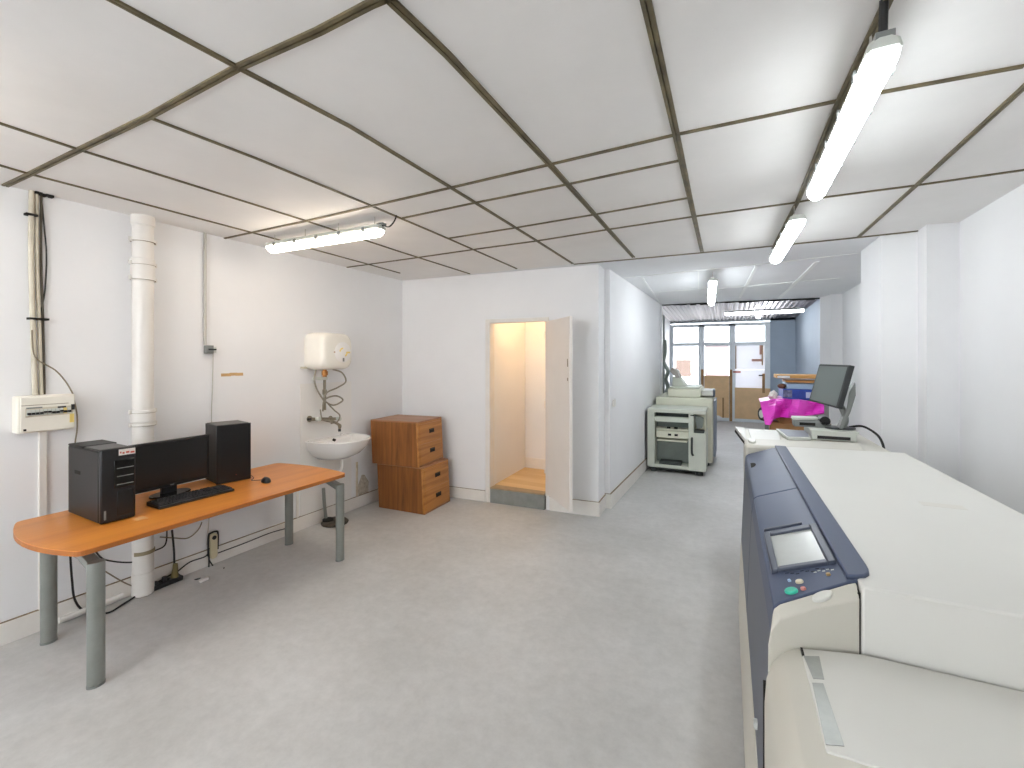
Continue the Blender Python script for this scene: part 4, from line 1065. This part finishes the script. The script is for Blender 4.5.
# terminal box
t = thing('terminal_box', 'light grey flat computer box with a dark front slot under the tilted monitor', 'computer', (.72, 3.98, 1.036))
bm = B(); box(bm, .545, .815, 3.86, 4.22, 1.040, 1.108); part('case', bm, M_ltgray, t, .006)
bm = B(); box(bm, .58, .775, 3.855, 3.862, 1.050, 1.072); part('front_slot', bm, M_black, t)
bm = B(); box(bm, .535, .825, 3.85, 4.23, 1.100, 1.114); part('lid', bm, M_ltgray, t, .004)
for x in (.57, .79):
    for y in (3.9, 4.18):
        bm = B(); cyl(bm, (x, y, 1.0355), (x, y, 1.042), .012, n=10); part('foot', bm, M_black, t)
# clutter on the box
c0 = Vector((.545, 4.02, 1.114))
t = thing('card_reader', 'grey and black scanner device lying on the terminal box left of the monitor foot', 'scanner', c0)
bm = B(); prism(bm, [(-.095, .0), (.14, .0), (.14, .03), (.06, .055), (-.10, .05)], -.05, .06, 1); part('base', bm, M_gray, t, .006, local=True)
bm = B(); prism(bm, [(-.105, .052), (.05, .058), (.06, .072), (-.10, .070)], -.055, .06, 1); part('top_tray', bm, M_ltgray, t, .004, local=True)
bm = B(); cyl(bm, (.10, -.05, .05), (.10, .06, .05), .035, n=20); part('roller', bm, M_black, t, .004, local=True)
bm = B(); box(bm, -.06, .04, -.053, -.05, .012, .034); part('dark_slot', bm, M_gap, t, local=True)
# tilted monitor on a stand
TL, TR, BR, BL = (onY(819, 364, 4.00), onY(849.5, 365, 3.82), onY(837, 408.5, 3.80), onY(808.5, 400.5, 3.98))
nrm = (TR - TL).cross(BL - TL).normalized()
if nrm.dot(Vector((0, 0, CZ)) - TL) < 0: nrm = -nrm
t = thing('terminal_monitor', 'grey-screened monitor tilted on a stand at the far end of the big printer', 'monitor', (.735, 4.02, 1.114))
bm = B(); loft(bm, [[p for p in (TL, TR, BR, BL)], [p - nrm * .03 + Vector((.015, 0, 0)) for p in (TL, TR, BR, BL)]]); part('casing', bm, mat('monitor_shell', '#303335', .4), t, .006)
cc = (TL + TR + BR + BL) / 4
bm = B(); q = [cc + (p - cc) * .91 for p in (TL, TR, BR, BL)]; loft(bm, [[p + nrm * .0015 for p in q], [p - nrm * .004 for p in q]]); part('screen', bm, mat('screen_grey', '#6e7675', .22), t)
bm = B(); cb = cc - nrm * .035
tube(bm, [Vector((.745, 3.96, 1.118)), Vector((.762, 3.94, 1.20)), cb + Vector((.035, .02, -.09)), cb + Vector((.012, 0, -.02))], .020, 10, 5); part('neck', bm, M_gray, t, smooth=True)
bm = B()
arm = [onY(842, 429, 3.92), onY(850, 411, 3.93), onY(855, 395, 3.93), onY(854.5, 382, 3.93), onY(848, 392, 3.93), onY(846, 408, 3.93), onY(838, 428, 3.93)]
loft(bm, [[p + Vector((0, dy, 0)) for p in arm] for dy in (-.03, .06)]); part('arm_cover', bm, M_gray, t, .005)
bm = B(); prism(bm, oval(.735, 3.98, .095, .075, 26), 1.114, 1.128); part('stand_base', bm, mat('monitor_shell', '#303335', .4), t, .004)
bm = B(); tube(bm, [(.80, 4.02, 1.125), (.87, 3.98, 1.14), (.93, 3.90, 1.10), (.955, 3.86, 1.04), (.96, 3.84, .96), (.96, 3.82, .88)], .008, 8, 8); solid('power_cable', bm, M_rubber, 'black cable curving down behind the far terminal box', 'cable', smooth=True)

# ================================================================== THE HEAP IN THE PASSAGE
HY = 6.0
def hp(u, v, Y=HY): return onY(u, v, Y)
bm = B(); box(bm, .46, 1.06, 6.02, 6.58, 0, .45); solid('cardboard_carton', bm, M_card, 'brown cardboard carton at the bottom of the heap in the passage', 'carton', bevel=.004)
bm = B(); box(bm, .44, 1.05, 6.00, 6.55, .452, .90); ct = solid('cardboard_carton', bm, M_card, 'brown cardboard carton under the pink plastic sheet', 'carton', bevel=.004)
bm = B()
p = [hp(775, 419, 5.86), hp(783, 424, 5.9), hp(796, 423, 5.9), hp(797, 417, 5.9), hp(785, 417, 5.9)]
loft(bm, [p, [q + Vector((.0, .09, .0)) for q in p]]); solid('brown_paper', bm, mat('kraft_paper', '#9a6a3e', .7, var=.25, scale=12), 'crumpled brown paper poking out under the pink plastic sheet', 'paper')
# blue box etc.
a = hp(782, 399, 6.0); b_ = hp(812, 389, 6.0)
bm = B(); box(bm, .46, 1.02, 6.05, 6.55, .902, hp(782, 404, 6.0).z); solid('grey_carton', bm, mat('grey_carton', '#9b9a98', .7), 'grey carton hidden between the pink sheet and the blue box', 'carton', bevel=.004)
t = thing('blue_box', 'bright blue cardboard box with a white print on its side, above the pink sheet', 'box', (.78, 6.2, a.z))
zt = hp(782, 389, 6.0).z
bm = B(); box(bm, a.x + .01, 1.03, 6.0, 6.5, a.z - .003, zt); part('carton', bm, M_bluebox, t, .004)
bm = B(); box(bm, .795, .92, 5.997, 6.001, a.z + .02, zt - .03); part('white_print', bm, mat('print_white', '#b9c3df', .5), t)
bm = B(); box(bm, a.x + .012, a.x + .10, 5.997, 6.001, a.z + .02, zt - .01); part('picture_print', bm, mat('print_picture', '#7c86a4', .5, col2='#49506b', scale=30), t)
bm = B(); box(bm, a.x - .10, .80, 5.98, 6.3, a.z - .020, a.z - .004); solid('paper_ream', bm, M_paper, 'white paper sheets lying between the blue box and the pink sheet', 'paper', bevel=.002)
zb2 = hp(790, 383.6, 6.0).z
bm = B(); box(bm, hp(787, 385).x, 1.0, 6.04, 6.48, zt + .001, zb2); solid('pale_blue_box', bm, M_ltblue, 'flat pale blue box lying on the bright blue box', 'box', bevel=.004)
p = hp(779.5, 385.5, 6.0)
bm = B(); bmesh.ops.create_uvsphere(bm, u_segments=14, v_segments=10, radius=1.0); bmesh.ops.transform(bm, matrix=Matrix.Translation((p.x + .03, 6.08, zt + .03)) @ Matrix.Diagonal((.045, .05, .03, 1)), verts=bm.verts)
solid('rolled_pouch', bm, mat('brown_leather', '#6b4630', .6, var=.3, scale=15), 'small brown pouch beside the flat pale blue box', 'pouch', smooth=True)
for k, (u0, v0, v1, x1, yy, lab) in enumerate(((786, 382.6, 380.4, 1.0, 6.0, 'shorter wooden board lying under the long board on the heap'), (776.5, 378.4, 374.6, 1.06, 5.95, 'long pale wooden board topmost on the heap in the passage'))):
    z0 = hp(u0, v0).z + .002; z1 = hp(u0, v1).z
    bm = B(); box(bm, hp(u0, 380).x, x1, yy, yy + .42, z0, z1); solid('wooden_board', bm, M_plywood, lab, 'board', bevel=.003)
bm = B(); box(bm, hp(777, 376).x, hp(789, 376).x, 5.92, 5.949, hp(777, 377.6).z, hp(777, 375.6).z); solid('white_offcut', bm, M_paper, 'white offcut along the front edge of the topmost board', 'offcut')
p = hp(773.5, 396, 5.95)
bm = B(); bmesh.ops.create_icosphere(bm, subdivisions=3, radius=1.0)
for v in bm.verts: v.co *= 1 + .18 * math.sin(5 * v.co.x + 3 * v.co.y) * math.cos(6 * v.co.z)
bmesh.ops.transform(bm, matrix=Matrix.Translation((p.x, 6.0, p.z - .005)) @ Matrix.Diagonal((.045, .06, .062, 1)), verts=bm.verts)
solid('crumpled_bag', bm, mat('white_bag', '#d8cfc9', .5), 'crumpled whitish bag on the left shoulder of the pink sheet', 'bag', smooth=True)
# pink plastic sheet draped over the cartons: folded surface with thickness
def pink():
    top = [(760, 402), (768, 400.5), (776, 398.6), (784, 399), (792, 399.5), (800, 400), (808, 401), (816, 402), (824, 402.5)]
    bot = [(765, 424.5), (770, 425), (774, 419), (780, 417), (788, 417.5), (796, 419), (804, 416), (812, 415), (824, 413.5)]
    rows = 9
    bm = B(); G = []
    for j in range(rows + 1):
        f = j / rows; row = []
        for i, (tp, bt) in enumerate(zip(top, bot)):
            u = tp[0] + (bt[0] - tp[0]) * f; v = tp[1] + (bt[1] - tp[1]) * f
            fold = .05 * math.sin(i * 1.9 + f * 3.0) * (0.35 + f) + .03 * math.cos(i * 3.1 - f * 4)
            yy = 5.90 - .10 * f + fold
            row.append(onY(u, v, yy))
        G.append(row)
    back = [[Vector((p.x + .01, min(p.y + .12 + .35, 6.45), p.z + .004 * 1)) for p in G[0]]]
    G = back + G
    V = [[bm.verts.new(p) for p in r] for r in G]
    for a, b in zip(V, V[1:]):
        for i in range(len(a) - 1): bm.faces.new((a[i], a[i + 1], b[i + 1], b[i]))
    return bm
o = solid('pink_plastic_sheet', pink(), M_pink, 'bright pink plastic sheet draped over the heap in the passage', 'plastic sheet', smooth=False)
md = o.modifiers.new('thick', 'SOLIDIFY'); md.thickness = .004
t = thing('trolley_wheel', 'dark round wheel with a pale rim beside the lower left of the pink sheet', 'wheel', hp(763, 414, 6.0))
p = hp(763, 414, 6.0)
bm = B(); lathe(bm, [(.045, -.02), (.075, -.02), (.082, 0), (.075, .02), (.045, .02)], p, (-.9, -.45, 0), 26); part('tyre', bm, M_blackm, t, smooth=True)
bm = B(); lathe(bm, [(.0, -.022), (.046, -.022), (.046, .022), (.0, .024)], p, (-.9, -.45, 0), 26); part('rim', bm, M_ltgray, t, smooth=True)
bm = B(); box(bm, p.x + .02, p.x + .06, 6.0, 6.03, 0.0, p.z); part('stand', bm, M_gray, t)

# ================================================================== OLD COPIER IN THE PASSAGE
FYc = 6.72
t = thing('copier_finisher', 'old grey-green copier finisher with an open front beside the passage wall', 'copier', (-.66, 7.0, 0))
def cbox(nm, x0, x1, y0, y1, z0, z1, m, bevel=.006, root=None):
    bm = B(); box(bm, x0, x1, y0, y1, z0, z1); return part(nm, bm, m, root or t, bevel)
xl, xr = -1.06, -.275
cbox('top_panel', xl, xr, FYc, 7.36, .865, .92, M_cop)
cbox('left_side', xl, xl + .10, FYc, 7.36, .07, .866, M_cop)
cbox('dark_edge', xl - .012, xl - .001, FYc + .01, 7.3, .1, .90, M_gray, .0)
cbox('right_door', -.50, xr, FYc - .012, 7.36, .07, .60, M_cop)
cbox('right_upper', -.50, -.435, FYc - .012, 7.36, .60, .866, M_cop)
cbox('right_upper_back', -.435, -.29, FYc + .22, 7.36, .60, .866, M_cop2)
cbox('bypass_tray', -.43, -.30, FYc + .02, FYc + .2, .60, .63, M_copg)
bm = B(); prism(bm, [(-.43, .84), (-.31, .80), (-.33, .66), (-.40, .64)], FYc + .12, FYc + .2, 1); part('bypass_guide', bm, M_copd, t, .006)
cbox('cross_bar', xl + .10, -.50, FYc + .004, FYc + .1, .735, .805, M_cop)
cbox('slot_back', xl + .10, -.50, FYc + .14, 7.3, .735, .866, M_copg, 0)
cbox('bottom_sill', xl + .10, -.50, FYc + .004, 7.3, .07, .115, M_cop)
cbox('inner_back', xl + .10, -.50, FYc + .25, 7.3, .115, .735, M_copd, 0)
cbox('inner_floor_block', -.90, -.60, FYc + .03, FYc + .2, .115, .16, M_copg)
tr = cbox('paper_tray', -.945, -.505, FYc + .03, FYc + .24, .50, .60, M_cop2)
for x in (-.78, -.69): cbox('tray_hole', x, x + .045, FYc + .026, FYc + .032, .535, .565, M_gap, 0, tr)
cbox('tray_lip', -.93, -.52, FYc - .0, FYc + .24, .455, .475, M_cop2)
cbox('upper_guide', -.95, -.51, FYc + .06, FYc + .24, .605, .635, M_cop2)
for x in (-.80, -.70): cbox('guide_clip', x, x + .05, FYc + .05, FYc + .09, .635, .655, M_gap, 0)
bm = B(); tube(bm, [(-.455, FYc - .01, .53), (-.455, FYc - .035, .50), (-.455, FYc - .035, .33), (-.44, FYc - .012, .29)], .014, 8, 4); part('door_handle', bm, M_copg, t)
cbox('label_plate', -.475, -.425, FYc - .014, FYc - .01, .84, .855, M_gap, 0)
for x, y in ((-.98, 6.80), (-.36, 6.80), (-.98, 7.28), (-.36, 7.28)):
    bm = B(); cyl(bm, (x, y, 0), (x, y, .07), .045, n=16); part('caster', bm, M_copg, t)
cbox('plinth', -1.0, -.34, FYc + .06, 7.3, .035, .075, M_copg, 0)
t = thing('photocopier', 'old cream photocopier standing behind the open-front finisher', 'copier', (-.6, 7.9, 0))
def pbox(nm, *a, **k): return cbox(nm, *a, root=t, **k)
pbox('body', -1.04, -.21, 7.38, 8.5, .06, 1.04, M_cop2, bevel=.02)
pbox('side_cover', -.21, -.175, 7.7, 8.45, .10, .98, mat('side_grey', '#8c93a0', .5), bevel=.004)
pbox('scanner_unit', -.86, -.38, 7.42, 8.45, 1.042, 1.175, M_cop2, bevel=.015)
pbox('document_lid', -.85, -.40, 7.5, 8.4, 1.177, 1.20, M_cop, bevel=.01)
pbox('exit_tray', -.38, -.20, 7.6, 8.2, 1.06, 1.15, M_beige2, bevel=.01)
pbox('tray_end', -.215, -.185, 7.6, 7.9, 1.05, 1.16, M_navyd, bevel=.004)
bm = B(); prism(bm, [(-.83, 1.198), (-.60, 1.198), (-.70, 1.33), (-.78, 1.37), (-.82, 1.34)], 7.75, 8.1, 1); part('feeder_neck', bm, M_cop, t, .008)
bm = B(); prism(bm, [(-.86, 1.44), (-.76, 1.33), (-.71, 1.34), (-.76, 1.46), (-.83, 1.50)], 7.7, 8.1, 1); part('feeder_flap', bm, mat('warm_grey_plastic', '#a8a39a', .5), t, .006)
for x in (-.95, -.3):
    for y in (7.5, 8.4):
        bm = B(); cyl(bm, (x, y, 0), (x, y, .065), .04, n=12); part('caster', bm, M_copg, t)
# service pipes on the far left post
def pole(label, pts, r, m):
    bm = B(); tube(bm, pts, r, 8, 4); solid('service_pipe', bm, m, label, 'pipe', smooth=True)
xv = -1.41
pole('grey pipe running up the wall left of the far window', [(xv, 11.2, 0), (xv, 11.2, 2.3), (xv, 11.25, 2.7)], .045, M_gray)
pole('kinked grey-green pipe standing at the end of the passage wall behind the old photocopier', [onY(664.5, 340, 8.62), onY(665, 352, 8.62), onY(663.5, 362, 8.62), onY(668, 371, 8.62), onY(665.5, 379, 8.62), onY(668, 387, 8.62), onY(666, 398, 8.62), Vector((onY(666, 398, 8.62).x, 8.62, 0))], .035, M_copd)
bm = B(); box(bm, -1.12, -1.045, 8.21, 8.29, 0, 2.58); solid('corner_post', bm, M_pipe, 'white post at the far end of the passage wall', 'post', bevel=.004)
bm = B(); box(bm, xv - .05, xv + .07, 10.35, 10.5, 1.55, 2.05); solid('meter_box', bm, M_gray, 'grey meter box on the wall left of the far windows', 'box', bevel=.008)
bm = B(); bmesh.ops.create_icosphere(bm, subdivisions=2, radius=1.0); bmesh.ops.transform(bm, matrix=Matrix.Translation((-.30, 12.95, .09)) @ Matrix.Diagonal((.16, .10, .09, 1)), verts=bm.verts)
solid('white_bag', bm, M_paper, 'white bag lying on the floor at the foot of the far middle door', 'bag', smooth=True)
